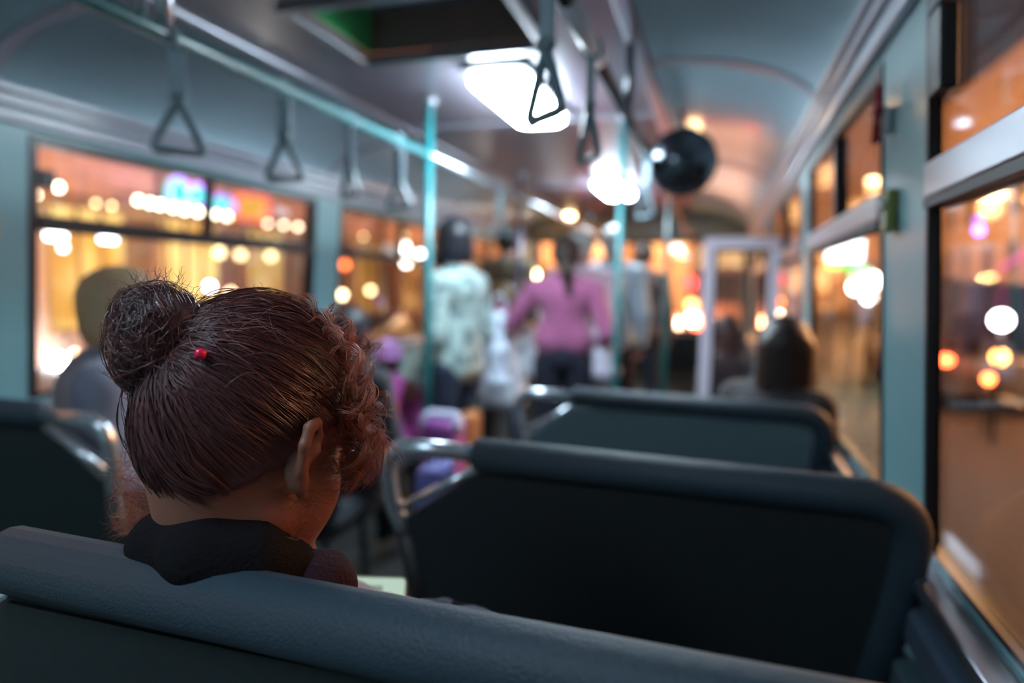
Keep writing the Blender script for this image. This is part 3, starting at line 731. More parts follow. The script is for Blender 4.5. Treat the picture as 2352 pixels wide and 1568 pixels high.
# bags
def bag(name, label, px0, py0, px1, py1, Y, col, hl=True, sag=.3, depth=.10, cat='bag', tops=None):
    a = atY(px0, py0, Y); b = atY(px1, py1, Y); cx, w_ = (a.x+b.x)/2, abs(b.x-a.x); z1, z0 = a.z, b.z
    r = thing(name, label, cat, (cx, Y, z0))
    S = Solid(.03); hh = z1-z0
    S.cap((cx-w_*.22, Y, z0+w_*.28), (cx+w_*.22, Y, z0+w_*.28), w_*.28); S.cap((cx-w_*.15, Y, z0+hh*.5), (cx+w_*.15, Y, z0+hh*.5), w_*.26); S.cap((cx-w_*.08, Y, z1-.03), (cx+w_*.08, Y, z1-.03), .03); S.cap((cx, Y, z1-.04), (cx, Y, z0+w_*.3), w_*.22, w_*.30)
    dis = lambda X, Yv, Z: .004*np.sin(X*70+Z*25)*np.sin(Z*40+Yv*60)
    obj('bag_body', S.mesh(.009, None, dis), mat(name+'_cloth', col, .5, bump=.5, scale=25, var=.1), r, True)
    if hl:
        obj('handle', T(rounded([(cx-.04, Y, z1-.03), (cx-.03, Y, z1+.09), (cx+.03, Y, z1+.09), (cx+.04, Y, z1-.03)], .03), .005, 8), mat(name+'_handle', col, .5), r, True)
    return r
bag('shopping_bag', 'large white shopping bag hanging from the right hand of the woman in pink', 1335, 745, 1425, 880, 3.70, (.62, .58, .70))
bag('shopping_bag', 'long white bag hanging beside the pale coat of the woman with the bob', 1118, 715, 1172, 895, 3.3, (.62, .70, .85))
bag('shopping_bag', 'small bright white bag left of the pink jacket', 1176, 712, 1218, 795, 3.75, (.75, .85, .95))
def suitcase(px0, px1, py, Y, col, label, top=None):
    a = atY(px0, py, Y); b = atY(px1, py, Y); r = thing('suitcase', label, 'suitcase', ((a.x+b.x)/2, Y, 0), 'soft suitcases standing in the aisle')
    obj('case', B(a.x, b.x, Y-.08, Y+.08, .05, a.z, .035), mat('soft_case_cloth', col, .6, bump=.2, scale=40), r, True)
    obj('pocket', B(a.x+.02, b.x-.02, Y-.10, Y-.081, .12, a.z*.55, .008), mat('soft_case_pocket', tuple(c*.8 for c in col), .6), r, True)
    for x in (a.x+.03, b.x-.03): obj('wheel', T([(x-.01, Y, .025), (x+.01, Y, .025)], .024, 14), M['rubber'], r, True)
    if top: obj('fleece_cover', tube(nb(), rounded([(a.x, Y-.04, a.z-.05), (a.x+.005, Y-.02, a.z+.01), (b.x-.005, Y-.02, a.z+.01), (b.x, Y-.04, a.z-.05)], .05), .024, 10), mat('white_fleece', top, .9, bump=.8, scale=60), r, True)
    else: obj('handle', T(rounded([(a.x+.03, Y, a.z-.01), (a.x+.03, Y, a.z+.035), (b.x-.03, Y, a.z+.035), (b.x-.03, Y, a.z-.01)], .02), .006, 8), M['black'], r, True)
suitcase(983, 1058, 955, 2.4, (.28, .06, .30), 'violet soft suitcase topped with white fleece in the aisle before the pale coat', (.55, .56, .75))
suitcase(1060, 1098, 940, 2.6, (.30, .12, .04), 'narrow tan brown suitcase standing in the aisle beside the violet one')
suitcase(972, 1030, 1055, 1.75, (.16, .17, .50), 'blue-violet suitcase seen through the steel handle of the dark seat')
a = atY(907, 935, 2.6)
r = thing('red_bottle', 'small bright red bottle below the child in the violet hat', 'bottle', (a.x, 2.6, a.z-.05))
rb = mat('bright_red_plastic', (.85, .01, .02), .3, emit=(1, .01, .03), es=.0)
obj('bottle_body', T([(a.x, 2.6, a.z-.05), (a.x-.012, 2.6, a.z+.035)], [.022, .018], 16), rb, r, True)
obj('cap', T([(a.x-.012, 2.6, a.z+.036), (a.x-.015, 2.6, a.z+.055)], .011, 14), M['red'], r, True)
# ==================================================================== THE GIRL
HC = atD(578, 985, .615)
HS = 1.03
HR = euler(math.radians(-27), math.radians(4), math.radians(-13))
def hw(x, y, z): return HC+HR @ V((x, y, z))
def hl(p): return HR.transposed() @ (V(p)-HC)
girl = thing('person', 'girl with a messy auburn bun and black hoodie bent over a glowing phone', 'person', (HC.x, HC.y+.05, 0))
S = Solid(.016)
head_solid(S, HC, HR, HS, .018)
nbase = HC+V((.0, -.005, -.185))
S.cap(hw(0, -.030, -.045), nbase, .047, .054, .03); S.cap(hw(0, .0, -.06), nbase+V((0, .03, .02)), .045, .05, .03)
for g in (-1, 1):       # round young cheeks and jaw
    S.ell(hw(.034*g, .046, -.048), (.036, .046, .046), HR, .02); S.cap(hw(.048*g, .010, -.070), hw(.012*g, .066, -.112), .020, .020, .02)
# ears: shell, rim and lobe
for g in (-1, 1):
    e = lambda y, z, x=0: hw((.078+x*.85)*g, y*.88-.30*z+.006, z*.88-.012)
    Re = HR @ euler(0, 0, math.radians(-28*g))
    S.ell(e(-.012, -.004, .004), (.006, .015, .025), Re, .006)
    S.chain([e(.004, .010, -.002), e(.004, .026, .004), e(-.008, .036, .010), e(-.021, .030, .015), e(-.026, .012, .016), e(-.022, -.010, .012), e(-.012, -.026, .005), e(-.004, -.032, .0)],
            [.0035, .0042, .0046, .0050, .0048, .0044, .0062, .0050], .004)
    S.ell(e(.002, -.004, .012), (.006, .009, .012), HR, .004, neg=True)
# arms and torso under the hoodie
sh = {1: HC+V((.165, .03, -.265)), -1: HC+V((-.165, .03, -.265))}
PHC = atD(868, 1322, .835)      # phone top centre
elb = {1: atD(1210, 1560, .72), -1: V((sh[-1].x-.04, sh[-1].y+.02, sh[-1].z-.25))}
wr = {1: atD(1010, 1440, .795), -1: PHC+V((-.10, .0, -.12))}
S.cap(nbase, nbase+V((0, .08, -.10)), .06, .10, .04); S.cap(nbase+V((0, .11, -.12)), nbase+V((0, .14, -.42)), .10, .11, .04)
for g in (-1, 1):
    S.cap(nbase+V((0, 0, -.03)), sh[g], .045, .05, .04); S.chain([sh[g], elb[g], wr[g]], [.045, .036, .024], .02)
S.cap(nbase+V((-.07, .15, -.45)), nbase+V((.07, .15, -.45)), .11, .11, .04)
hipc = nbase+V((0, .15, -.46))
for g in (-1, 1): S.chain([hipc+V((.09*g, 0, 0)), hipc+V((.11*g, .40, .02)), hipc+V((.11*g, .44, -.38))], [.075, .052, .036], .02)
# right hand around the phone's lower right corner
def px3(x, y, d): return atD(x, y, d)
S.chain([wr[1], px3(965, 1432, .81), px3(930, 1425, .83)], [.022, .024, .022], .01)
S.chain([px3(960, 1402, .80), px3(935, 1394, .805), px3(898, 1383, .808), px3(860, 1368, .812)], [.0095, .0092, .0088, .0075], .008)
for i in range(4):
    b = px3(945, 1440+i*22, .83+.004*i); c1 = px3(925, 1436+i*24, .862); c2 = px3(885, 1440+i*24, .868); c3 = px3(850, 1442+i*24, .868)
    S.chain([b, c1, c2, c3], [.009, .0088, .008, .007], .003)
# left hand
lw = wr[-1]; hand(S, lw, V((.7, .25, .55)), V((.3, .6, -.6)), -1, .95, .9)
obj('body', S.mesh(.0034), M['skin'], girl, True)
# hoodie
hood = mat('black_hoodie_jersey', (.010, .009, .011), .95, spec=.1, bump=.25, scale=220)
hoodp = mat('plum_hoodie_sleeve', (.034, .017, .026), .95, spec=.15, bump=.35, scale=260)
S = Solid(.022)
S.cap(nbase+V((0, .03, -.07)), nbase+V((0, .10, -.14)), .085, .110); S.cap(nbase+V((0, .10, -.14)), nbase+V((0, .14, -.46)), .112, .125)
for g in (-1, 1):
    S.cap(nbase+V((.03*g, .0, -.045)), sh[g], .055, .062, .04); S.chain([sh[g], elb[g], wr[g]-(wr[g]-elb[g])*.12], [.062, .050, .036], .03)
S.chain([px3(308, 1268, .60), px3(370, 1236, .57), px3(470, 1228, .55), px3(590, 1246, .555), px3(668, 1296, .575), px3(735, 1335, .60)], [.016, .019, .0175, .0165, .015, .015], .02)
S.chain([px3(360, 1290, .57), px3(470, 1285, .545), px3(600, 1310, .55)], [.022, .024, .022], .02)
obj('hoodie', S.mesh(.005, None, lambda X, Y, Z: .0022*np.sin(X*90+Z*60)*np.sin(Y*70-Z*45)), hood, girl, True)
S = Solid(.02)
S.ell(px3(742, 1332, .588), (.023, .026, .021)); S.cap(px3(742, 1332, .588), px3(776, 1352, .60), .021, .0125); S.cap(px3(700, 1345, .58), px3(742, 1360, .59), .024, .02)
obj('hood', S.mesh(.004, None, lambda X, Y, Z: .0012*np.sin(X*160+Z*110)*np.sin(Y*120)), hoodp, girl, True)
S = Solid(.02); S.chain([px3(1180, 1520, .72), px3(1090, 1466, .755), px3(1010, 1438, .79), px3(975, 1432, .80)], [.034, .030, .027, .026])
obj('sleeve', S.mesh(.005, None, lambda X, Y, Z: .0018*np.sin(X*170+Z*40)*np.sin(Y*100)), mat('grey_blue_sleeve', (.10, .12, .18), .85, bump=.3, scale=200), girl, True)
jeans = mat('dark_denim', (.02, .03, .05), .85)
S = Solid(.03); S.cap(hipc+V((-.07, 0, 0)), hipc+V((.07, 0, 0)), .125)
for g in (-1, 1): S.chain([hipc+V((.09*g, 0, 0)), hipc+V((.11*g, .40, .02)), hipc+V((.11*g, .44, -.40))], [.09, .066, .05], .02)
obj('trousers', S.mesh(.012), jeans, girl, True)

# ---- hair: a cap following the skull, then strands
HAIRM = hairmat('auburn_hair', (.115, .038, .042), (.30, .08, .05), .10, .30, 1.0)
CURLM = hairmat('warm_lit_curls', (.40, .155, .10), (.85, .36, .22), .40, .40, .8)  # warm light from the right window put into the orange base colour
RX, RY, RZ_ = .0815, .0985, .0965; CY, CZ = -.008, .022
def surf(d, k=1.0):
    f = (1-min(.93, d.z*d.z))**-.16 if d.z < 0 else 1.0; zz = 1.18 if d.z < 0 else 1.0
    return V((d.x*RX*k*f, CY+d.y*RY*k*f+(.012*d.z*d.z if d.z < 0 else 0), CZ+d.z*RZ_*k*zz))
def hairline(P):    # >0 where there is no hair (local coordinates)
    x, y, z = P[..., 0], P[..., 1], P[..., 2]
    back = (-.012+1.6*np.minimum(y+.012, 0)) - z
    front = (-.012+1.05*(y+.012)) - z
    return np.maximum(np.where(y < -.012, back, front), -1)*.8
bm = nb(); bmesh.ops.create_icosphere(bm, subdivisions=6, radius=1)
dele = []
for v in bm.verts:
    p = surf(v.co.normalized(), .985); hv = float(hairline(np.array(p)))
    if hv > .003: dele.append(v)
    p = surf(v.co.normalized(), .985+.010*noise.noise(v.co*5)-(.02 if hv > -.006 else 0)); v.co = HC+HR @ p
bmesh.ops.delete(bm, geom=dele, context='VERTS')
obj('hair', bm, HAIRM, girl, True)
hair_o = girl.children[-1]

def strand_mesh(L):
    """L: list of (n x 3 array, radius) -> thin three-sided tubes, tapered"""
    Vs, Fs, o = [], [], 0
    for P, r in L:
        P = np.asarray(P); n = len(P); Tn = np.gradient(P, axis=0); Tn /= np.linalg.norm(Tn, axis=1)[:, None]+1e-9
        a = np.array([.31, .52, .79]); s = np.cross(Tn, a); s /= np.linalg.norm(s, axis=1)[:, None]+1e-9; u = np.cross(s, Tn)
        tp = r*np.minimum(1, np.minimum(np.linspace(.5, 6, n), np.linspace(3.5, .3, n)))[:, None]
        ring = np.stack([P+tp*(s*math.cos(q)+u*math.sin(q)) for q in (0, 2*PI/3, 4*PI/3)], 1)
        Vs.append(ring.reshape(-1, 3)); i = np.arange(n-1)*3+o
        for k in range(3):
            k2 = (k+1) % 3; Fs.append(np.stack([i+k, i+k2, i+3+k2, i+3+k], 1))
        o += 3*n
    return np.concatenate(Vs), np.concatenate(Fs)
def strands(name, L, m, parent):
    Vv, F = strand_mesh(L); me = bpy.data.meshes.new(name)
    me.vertices.add(len(Vv)); me.vertices.foreach_set('co', Vv.ravel().astype(np.float32))
    me.loops.add(F.size); me.loops.foreach_set('vertex_index', F.ravel().astype(np.int32))
    me.polygons.add(len(F)); me.polygons.foreach_set('loop_start', np.arange(0, F.size, 4, dtype=np.int32)); me.polygons.foreach_set('loop_total', np.full(len(F), 4, np.int32))
    me.update(calc_edges=True); me.validate(); me.polygons.foreach_set('use_smooth', [True]*len(F)); me.materials.append(m)
    o = bpy.data.objects.new(name, me); COL.objects.link(o); o.parent = parent; o.matrix_parent_inverse = parent_matrix(parent).inverted(); return o
rnd = random.Random(11)
BUN = atD(357, 782, .558)
base = atD(438, 826, .566)
bd = hl(base); bdir = V((bd.x/RX, (bd.y-CY)/RY, (bd.z-CZ)/RZ_)).normalized()
def nz(a, b, c=0): return noise.noise(V((a, b, c)))
L = []
locks = []
while len(locks) < 260:
    d = V((rnd.gauss(0, 1), rnd.gauss(0, 1), rnd.gauss(0, 1))).normalized(); hv = float(hairline(np.array(surf(d))))
    if hv > -.002 or d.dot(bdir) > .95: continue
    if hv < -.05 and rnd.random() < .45: continue
    locks.append((d, rnd.random()**1.6*.060+.004, rnd.gauss(0, .05), rnd.uniform(.006, .022), rnd.uniform(1.2, 3.2), rnd.uniform(0, 6.28), rnd.uniform(.6, 1.0) if rnd.random() < .3 else 1.0))
for (ld_, lift, side_, wa, wf, wp, tend) in locks:
    for j in range(22):
        d = (ld_+V((rnd.gauss(0, .05), rnd.gauss(0, .05), rnd.gauss(0, .05)))).normalized(); p = surf(d)
        if float(hairline(np.array(p))) > .004: continue
        ang = math.acos(max(-1, min(1, d.dot(bdir)))); n = 18; pts = []; ax = d.cross(bdir).normalized()
        lf = lift*rnd.uniform(.6, 1.1)+rnd.random()**3*.03; jit = rnd.gauss(0, .010); w2 = wa*rnd.uniform(.7, 1.3); t1 = tend*rnd.uniform(.9, 1.0)
        loose = rnd.random() < .10; la = rnd.gauss(0, .05) if loose else 0
        for i in range(n):
            t = i/(n-1)*t1
            q = (d*math.sin((1-t)*ang)+bdir*math.sin(t*ang))/math.sin(ang)
            q = (q+ax*(side_*math.sin(PI*t)+w2*math.sin(wf*2*PI*t+wp)*min(1, 4*t)+jit*(1-.6*t)+la*math.sin(PI*t))).normalized()
            k = 1.0+lf*math.sin(PI*min(1, t*.9+.1))+.35*w2*math.cos(wf*2*PI*t+wp)+abs(la)*.9*math.sin(PI*t)
            pts.append(HC+HR @ surf(q, k+.004))
        L.append((np.array(pts), rnd.uniform(.00024, .00048)))
strands('hair_strands', L, HAIRM, hair_o)

# bun
bun_ax = (BUN-HC).normalized(); RB = V((.0355, .034, .0425))
S = Solid(.014); S.ell(BUN, (.033, .032, .040)); S.cap(BUN, base, .026, .018); S.ell(BUN+CR*.014+CU*.018, (.025, .024, .024)); S.ell(BUN-CR*.008-CU*.02, (.024, .024, .025))
bun = obj('bun', S.mesh(.0022, None, lambda X, Y, Z: .0016*np.sin(X*260+Z*330)*np.sin(Y*300-Z*90)), HAIRM, girl, True)
L = []
for j in range(2300):
    a = V((rnd.gauss(0, 1), rnd.gauss(0, 1), rnd.gauss(0, 1))).normalized()
    a = (a*.75+(CR*.5+CF*.4)).normalized(); e1 = a.orthogonal().normalized(); e2 = a.cross(e1)
    t0 = rnd.uniform(0, 6.28); span = rnd.uniform(1.2, 3.4); off = rnd.gauss(0, .38); k0 = rnd.uniform(.94, 1.08) if rnd.random() < .9 else rnd.uniform(1.08, 1.20)
    pts = []; n = 14; ph = rnd.uniform(0, 6)
    off = max(-.8, min(.8, off)); rr = math.sqrt(1-off*off)
    for i in range(n):
        t = t0+span*i/(n-1)
        q = (e1*math.cos(t)+e2*math.sin(t))*rr+a*(off+.04*math.sin(3*t+ph))
        k = k0+.03*math.sin(2.3*t+ph)+(.25*(i/(n-1))**3 if j % 13 == 0 else 0)
        lump = 1+.10*nz(q.x*1.7+3, q.y*1.7, q.z*1.7)
        pts.append(BUN+V((q.x*RB.x, q.y*RB.y, q.z*RB.z))*k*lump)
    L.append((np.array(pts), rnd.uniform(.0002, .0004)))
SQ = []
for j in range(240):
    a = V((rnd.gauss(0, 1), rnd.gauss(0, 1), rnd.gauss(0, 1))).normalized()
    if a.dot(CF) > .35: a = -a
    b = (a+V((rnd.gauss(0, .35), rnd.gauss(0, .35), rnd.gauss(0, .35)))).normalized(); c = (b+V((rnd.gauss(0, .4), rnd.gauss(0, .4), rnd.gauss(0, .4)))).normalized()
    f3 = lambda q, k: BUN+V((q.x*RB.x, q.y*RB.y, q.z*RB.z))*k
    pa, pb, pc = f3(a, 1.02), f3(b, rnd.uniform(1.08, 1.28)), f3(c, rnd.uniform(1.0, 1.15)); pts = [(1-t)**2*pa+2*t*(1-t)*pb+t*t*pc for t in [i/9 for i in range(10)]]
    SQ.append((np.array(pts), rnd.uniform(.0003, .0005)))
# the loose loop under the bun
for j in range(90):
    a = atD(290+rnd.gauss(0, 5), 845, .55+rnd.gauss(0, .004)); b = atD(300+rnd.gauss(0, 5), 900+rnd.gauss(0, 4), .553); c = atD(330, 905+rnd.gauss(0, 4), .56); e = atD(352+rnd.gauss(0, 4), 860, .565)
    pts = []
    for i in range(12):
        t = i/11; pts.append((1-t)**3*a+3*t*(1-t)**2*b+3*t*t*(1-t)*c+t**3*e)
    L.append((np.array(pts), .0003))
strands('bun_strands', L, HAIRM, bun)
# hair tie with a red bead
tax = (BUN-base).normalized(); e1 = tax.orthogonal().normalized(); e2 = tax.cross(e1); tc_ = base+tax*.012
tie = obj('hair_tie', tube(nb(), [tc_+(e1*math.cos(q)+e2*math.sin(q))*.0225 for q in [2*PI*i/24 for i in range(24)]], .0036, 10, True), mat('dark_teal_elastic', (.01, .03, .045), .6), girl, True)
bd_ = atD(460, 812, .517)
obj('bead', ball(bd_, .0047, 20, 14), mat('crimson_bead', (.85, .015, .10), .25, coat=.5, sss=.2), tie, True)
# second small bead behind it
def curl(p0, p1, p2, r0, turns, n=26, jit=.002, grow=1.0, phs=None):
    """a helix wound around a bent axis p0-p1-p2"""
    pts = []; ph = rnd.uniform(0, 6.28) if phs is None else phs
    for i in range(n):
        t = i/(n-1); c = (1-t)**2*p0+2*t*(1-t)*p1+t*t*p2; tg = (2*(1-t)*(p1-p0)+2*t*(p2-p1)).normalized()
        s = tg.orthogonal().normalized(); u = tg.cross(s); R_ = r0*min(1, t*2.5)*(1+(grow-1)*t)
        q = ph+turns*2*PI*t; pts.append(c+(s*math.cos(q)+u*math.sin(q))*R_+V((rnd.gauss(0, 1), rnd.gauss(0, 1), rnd.gauss(0, 1)))*jit*.15)
    return np.array(pts)
L = []
# frizzy curls at the right temple and cheek
anch = [((705, 715), (760, 725), (800, 790), 150), ((745, 760), (820, 770), (835, 860), 200), ((765, 830), (840, 840), (850, 930), 170), ((775, 905), (850, 900), (862, 990), 170),
        ((770, 985), (860, 960), (868, 1060), 230), ((772, 1030), (850, 1020), (835, 1100), 230), ((775, 960), (845, 1020), (800, 1098), 150), ((770, 880), (822, 930), (815, 1010), 160)]
for (a, b, c, m_) in anch:
    for lk in range(m_//22):
        D = .618+rnd.gauss(0, .016); g = lambda v: rnd.gauss(0, v)
        P0 = (a[0]+g(10), a[1]+g(30)); P1 = (b[0]+g(16), b[1]+g(26)); P2 = (c[0]+g(20)-8, c[1]+g(24)); d1, d2 = g(.01), g(.014)
        rad, tn, phs = rnd.uniform(.005, .013), rnd.uniform(.6, 1.7), rnd.uniform(0, 6.28)
        for j in range(9):
            p0 = atD(P0[0]+g(4), P0[1]+g(4), D); p1 = atD(P1[0]+g(4), P1[1]+g(4), D+d1); p2 = atD(P2[0]+g(7), P2[1]+g(7), D+d2)
            L.append((curl(p0, p1, p2, rad*rnd.uniform(.85, 1.15), tn, 30, 0, 1.0, phs+g(.18)), rnd.uniform(.00020, .00040)))
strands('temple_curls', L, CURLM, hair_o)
L = []
# nape curls at the left
for (a, b, c, m_, rr) in [((365, 1090), (300, 1075), (255, 1130), 20, .005), ((375, 1130), (300, 1100), (268, 1190), 22, .008), ((385, 1160), (300, 1150), (280, 1225), 26, .010), ((345, 1040), (300, 1040), (262, 1075), 12, .008), ((380, 1180), (330, 1200), (262, 1200), 20, .010)]:
    for j in range(m_):
        D = .625+rnd.gauss(0, .010)
        p0 = atD(a[0]+rnd.gauss(0, 7), a[1]+rnd.gauss(0, 14), D); p1 = atD(b[0]+rnd.gauss(0, 10), b[1]+rnd.gauss(0, 12), D); p2 = atD(c[0]+rnd.gauss(0, 12), c[1]+rnd.gauss(0, 12), D)
        L.append((curl(p0, p1, p2, rr*rnd.uniform(.6, 1.5), rnd.uniform(.5, 1.5), 26, 0), rnd.uniform(.0002, .0003)))
# wisps on the neck at the right
for j in range(150):
    x, y = rnd.uniform(585, 700), 0; y = 1130+(700-x)*.15+rnd.uniform(0, 95); D = .578+rnd.gauss(0, .006)
    if x > 660: D += .012
    p0 = atD(x, y, D); dx = rnd.uniform(10, 60); dy = rnd.uniform(-35, 25)
    L.append((curl(p0, atD(x+dx*.5, y+dy*.3+14, D-.004), atD(x+dx, y+dy, D+.004), rnd.uniform(.0005, .002), rnd.uniform(.3, 1)), .00022))
for j in range(60):   # around the ear and cheek
    x, y = rnd.uniform(690, 770), rnd.uniform(1010, 1150); D = .585+(x-690)*.0002+rnd.gauss(0, .004); p0 = atD(x-20, y, D)
    L.append((curl(p0, atD(x+10, y+16, D-.006), atD(x+rnd.uniform(25, 50), y+rnd.uniform(-10, 15), D), rnd.uniform(.0005, .002), .6), .00020))
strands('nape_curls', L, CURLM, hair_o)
L = []
# flyaways over the crown, the bun and the left side, and the lock hanging from the tie
for j in range(330):
    k = rnd.random()
    if k < .42:
        q = rnd.uniform(1.1*PI-PI, 1.15*PI); c0 = (357, 772); r_ = (104, 122); x, y = c0[0]+r_[0]*math.cos(q+.5)*-1, c0[1]-r_[1]*math.sin(q+.5); D = .555; ox, oy = (x-c0[0])/r_[0], (y-c0[1])/r_[1]
    elif k < .78:
        q = rnd.uniform(.15*PI, .72*PI); x, y = 585+200*math.cos(q), 905-212*math.sin(q); D = .62; ox, oy = math.cos(q), -math.sin(q)
    else:
        y = rnd.uniform(900, 1180); x = 318+(y-900)*.13; D = .63; ox, oy = -1, -.1
    Ln = rnd.uniform(12, 52)
    p0 = atD(x-ox*8, y-oy*8, D); a = rnd.gauss(0, .9); c_, s_ = math.cos(a), math.sin(a); vx, vy = ox*c_-oy*s_, ox*s_+oy*c_
    a2 = a+rnd.gauss(0, .9); c_, s_ = math.cos(a2), math.sin(a2); wx, wy = ox*c_-oy*s_, ox*s_+oy*c_
    p1 = atD(x+vx*Ln*.6, y+vy*Ln*.6, D+rnd.gauss(0, .006)); p2 = atD(x+vx*Ln*.6+wx*Ln*.6, y+vy*Ln*.6+wy*Ln*.6, D+rnd.gauss(0, .01))
    L.append((curl(p0, p1, p2, rnd.uniform(.0003, .002), rnd.uniform(.3, 1.2), 14), .00022))
for j in range(70):
    g = lambda v: rnd.gauss(0, v)
    p0 = atD(462+g(6), 815+g(5), .548); p1 = atD(530+g(14), 850+g(8), .535); p2 = atD(548+g(12), 930+g(14), .545)
    L.append((curl(p0, p1, p2, rnd.uniform(.0008, .004), rnd.uniform(.3, 1.0), 20), .00022))
for j in range(120):      # stray lengths lying over the crown
    d = V((rnd.uniform(-.2, 1), rnd.uniform(-1, .3), rnd.uniform(.1, 1))).normalized(); ang = math.acos(max(-1, min(1, d.dot(bdir)))); ax = d.cross(bdir).normalized(); pts = []; t0 = rnd.uniform(0, .6); sp = rnd.uniform(.12, .35); cu = rnd.gauss(0, .12); a0 = rnd.gauss(0, .05)
    for i in range(10):
        t = t0+sp*i/9; q = (d*math.sin((1-t)*ang)+bdir*math.sin(t*ang))/math.sin(ang); q = (q+ax*(a0+cu*(i/9)**2)).normalized(); pts.append(HC+HR @ surf(q, 1.075+.02*math.sin(i*.35)))
    L.append((np.array(pts), .00026))
STRAYM = hairmat('highlit_stray_hair', (.48, .29, .30), (.6, .4, .35), .35, .28, 1.0)  # paler copy of the hair, lamp highlights put into its colour
strands('bun_flyaways', SQ, STRAYM, bun)
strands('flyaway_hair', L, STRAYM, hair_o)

# phone
pr = (CR*1.0-CU*.06+CF*.10).normalized(); pu = (CU*.80+CF*.55); pu = (pu-pr*pu.dot(pr)).normalized(); pn = pr.cross(pu)  # pn towards the girl
if pn.dot(CF) > 0: pn = -pn
ph = thing('smartphone', 'smartphone with a bright white screen held up by the girl', 'phone', PHC-pu*.155)
def rrect(c, hw_, top, bot, rad, off):
    p = rounded([c+pr*hw_-pu*bot+pn*off, c+pr*hw_-pu*top+pn*off, c-pr*hw_-pu*top+pn*off, c-pr*hw_-pu*bot+pn*off], rad, 6, True); return p
obj('case', prism(rrect(PHC, .038, 0, .155, .010, 0), pn, -.008), mat('pale_green_case', (.45, .5, .35), .4), ph)
obj('screen', prism(rrect(PHC, .0355, .0275, .1525, .004, .0004), pn, .0004), emat('phone_screen', (.86, .97, 1), 26.0), ph)
sc_ = ph.children[-1]
obj('header_bar', prism(rrect(PHC, .0355, .0025, .0272, .006, .0004), pn, .0003), emat('screen_header', (.68, .90, .74), .42), sc_)
obj('search_field', prism(rrect(PHC-pr*.006, .014, .012, .020, .003, .0010), pn, .0002), emat('screen_grey', (.42, .55, .48), .32), sc_)
#PART4
# ==================================================================== OUTSIDE: THE STREET AT NIGHT
GZ = -.62
tag(obj('road', B(-60, 60, -30, 130, GZ-.1, GZ), M['asphalt']), kind='structure')
tag(obj('pavement', B(-30, -9.2, -30, 130, GZ, GZ+.14, .02), M['pave']), kind='structure')
tag(obj('pavement', B(9.0, 30, -30, 130, GZ, GZ+.14, .02), M['pave']), kind='structure')
def ematn(name, c1, c2, s, scale=3.0, stretch=(1, 1, 1)):
    """a lit interior: patchy glow between two colours"""
    m = bpy.data.materials.new(name); m.use_nodes = True; nt = m.node_tree; nt.nodes.clear()
    e = nt.nodes.new('ShaderNodeEmission'); o = nt.nodes.new('ShaderNodeOutputMaterial'); n = nt.nodes.new('ShaderNodeTexNoise'); tc = nt.nodes.new('ShaderNodeTexCoord'); mp_ = nt.nodes.new('ShaderNodeMapping'); cr = nt.nodes.new('ShaderNodeValToRGB')
    mp_.inputs['Scale'].default_value = stretch; n.inputs['Scale'].default_value = scale; n.inputs['Detail'].default_value = 3
    cr.color_ramp.elements[0].position = .38; cr.color_ramp.elements[0].color = (*c1, 1); cr.color_ramp.elements[1].position = .62; cr.color_ramp.elements[1].color = (*c2, 1)
    nt.links.new(tc.outputs['Object'], mp_.inputs[0]); nt.links.new(mp_.outputs[0], n.inputs['Vector']); nt.links.new(n.outputs['Fac'], cr.inputs[0]); nt.links.new(cr.outputs[0], e.inputs[0]); nt.links.new(e.outputs[0], o.inputs[0])
    e.inputs[1].default_value = s; return m
shopglow = ematn('lit_shop_interior', (.75, .36, .07), (1.0, .70, .24), 1.25, .9, (.3, .7, .9))
shopglow2 = ematn('lit_shop_interior_amber', (.34, .13, .03), (.85, .42, .10), .95, .8, (.3, .6, 1.1))
FX = -13.0
def shop(y0, y1, label, pl, glow, nwin, upper=True, zt=12, awn=(.30, .22, .14)):
    r = thing('shop_building', label, 'building', (FX-3, (y0+y1)/2, GZ), 'lit shop buildings across the street on the left')
    bm = nb(); box(bm, FX-6, FX, y0, y1, 2.85, zt); box(bm, FX-6, FX-.9, y0, y1, GZ+.14, 2.85); box(bm, FX-.9, FX, y0, y1, GZ+.14, .1)
    obj('wall', bm, pl, r)
    n = nwin; w_ = (y1-y0)/n
    for i in range(n):
        ya, yb = y0+i*w_+.22, y0+(i+1)*w_-.22
        f = obj('shop_window', B(FX-.85, FX-.80, ya, yb, .12, 2.80), glow, r)
        obj('pillar', B(FX-.85, FX+.05, yb+.10, yb+.34, .1, 2.85), pl, r)
        bm = nb()
        for q in range(1, 4): yy = ya+(yb-ya)*q/4; box(bm, FX-.78, FX-.72, yy-.04, yy+.04, .12, 2.8)
        obj('window_bars', bm, mat('shop_frame', (.25, .12, .05), .5), f)
    obj('awning', prism([(FX+.02, y0, 2.78), (FX+1.0, y0, 2.62), (FX+1.0, y0, 2.72), (FX+.02, y0, 2.98)], (0, 1, 0), y1-y0), mat('awning_cloth', awn, .8), r)
    if upper:
        for fl in range(2):
            for i in range(n):
                yc = y0+(i+.5)*w_; z0 = 4.6+fl*3.0
                obj('upper_window', B(FX-.01, FX+.03, yc-.6, yc+.6, z0, z0+1.5), mat('dark_upper_window', (.05, .04, .05), .2), r)
    return r
shop(-2, 12.6, 'shop building with orange plaster and glowing yellow windows behind the first left window', M['plaster'], shopglow, 5)
shop(12.8, 21.5, 'rose plastered shop building under the cyan and yellow neon signs', M['plaster2'], shopglow, 3)
shop(21.7, 36, 'shop building with amber windows seen through the second left window', M['plaster2'], shopglow2, 4)
shop(36.2, 61.5, 'far shop building at the end of the left street side', M['plaster'], shopglow2, 6, False)
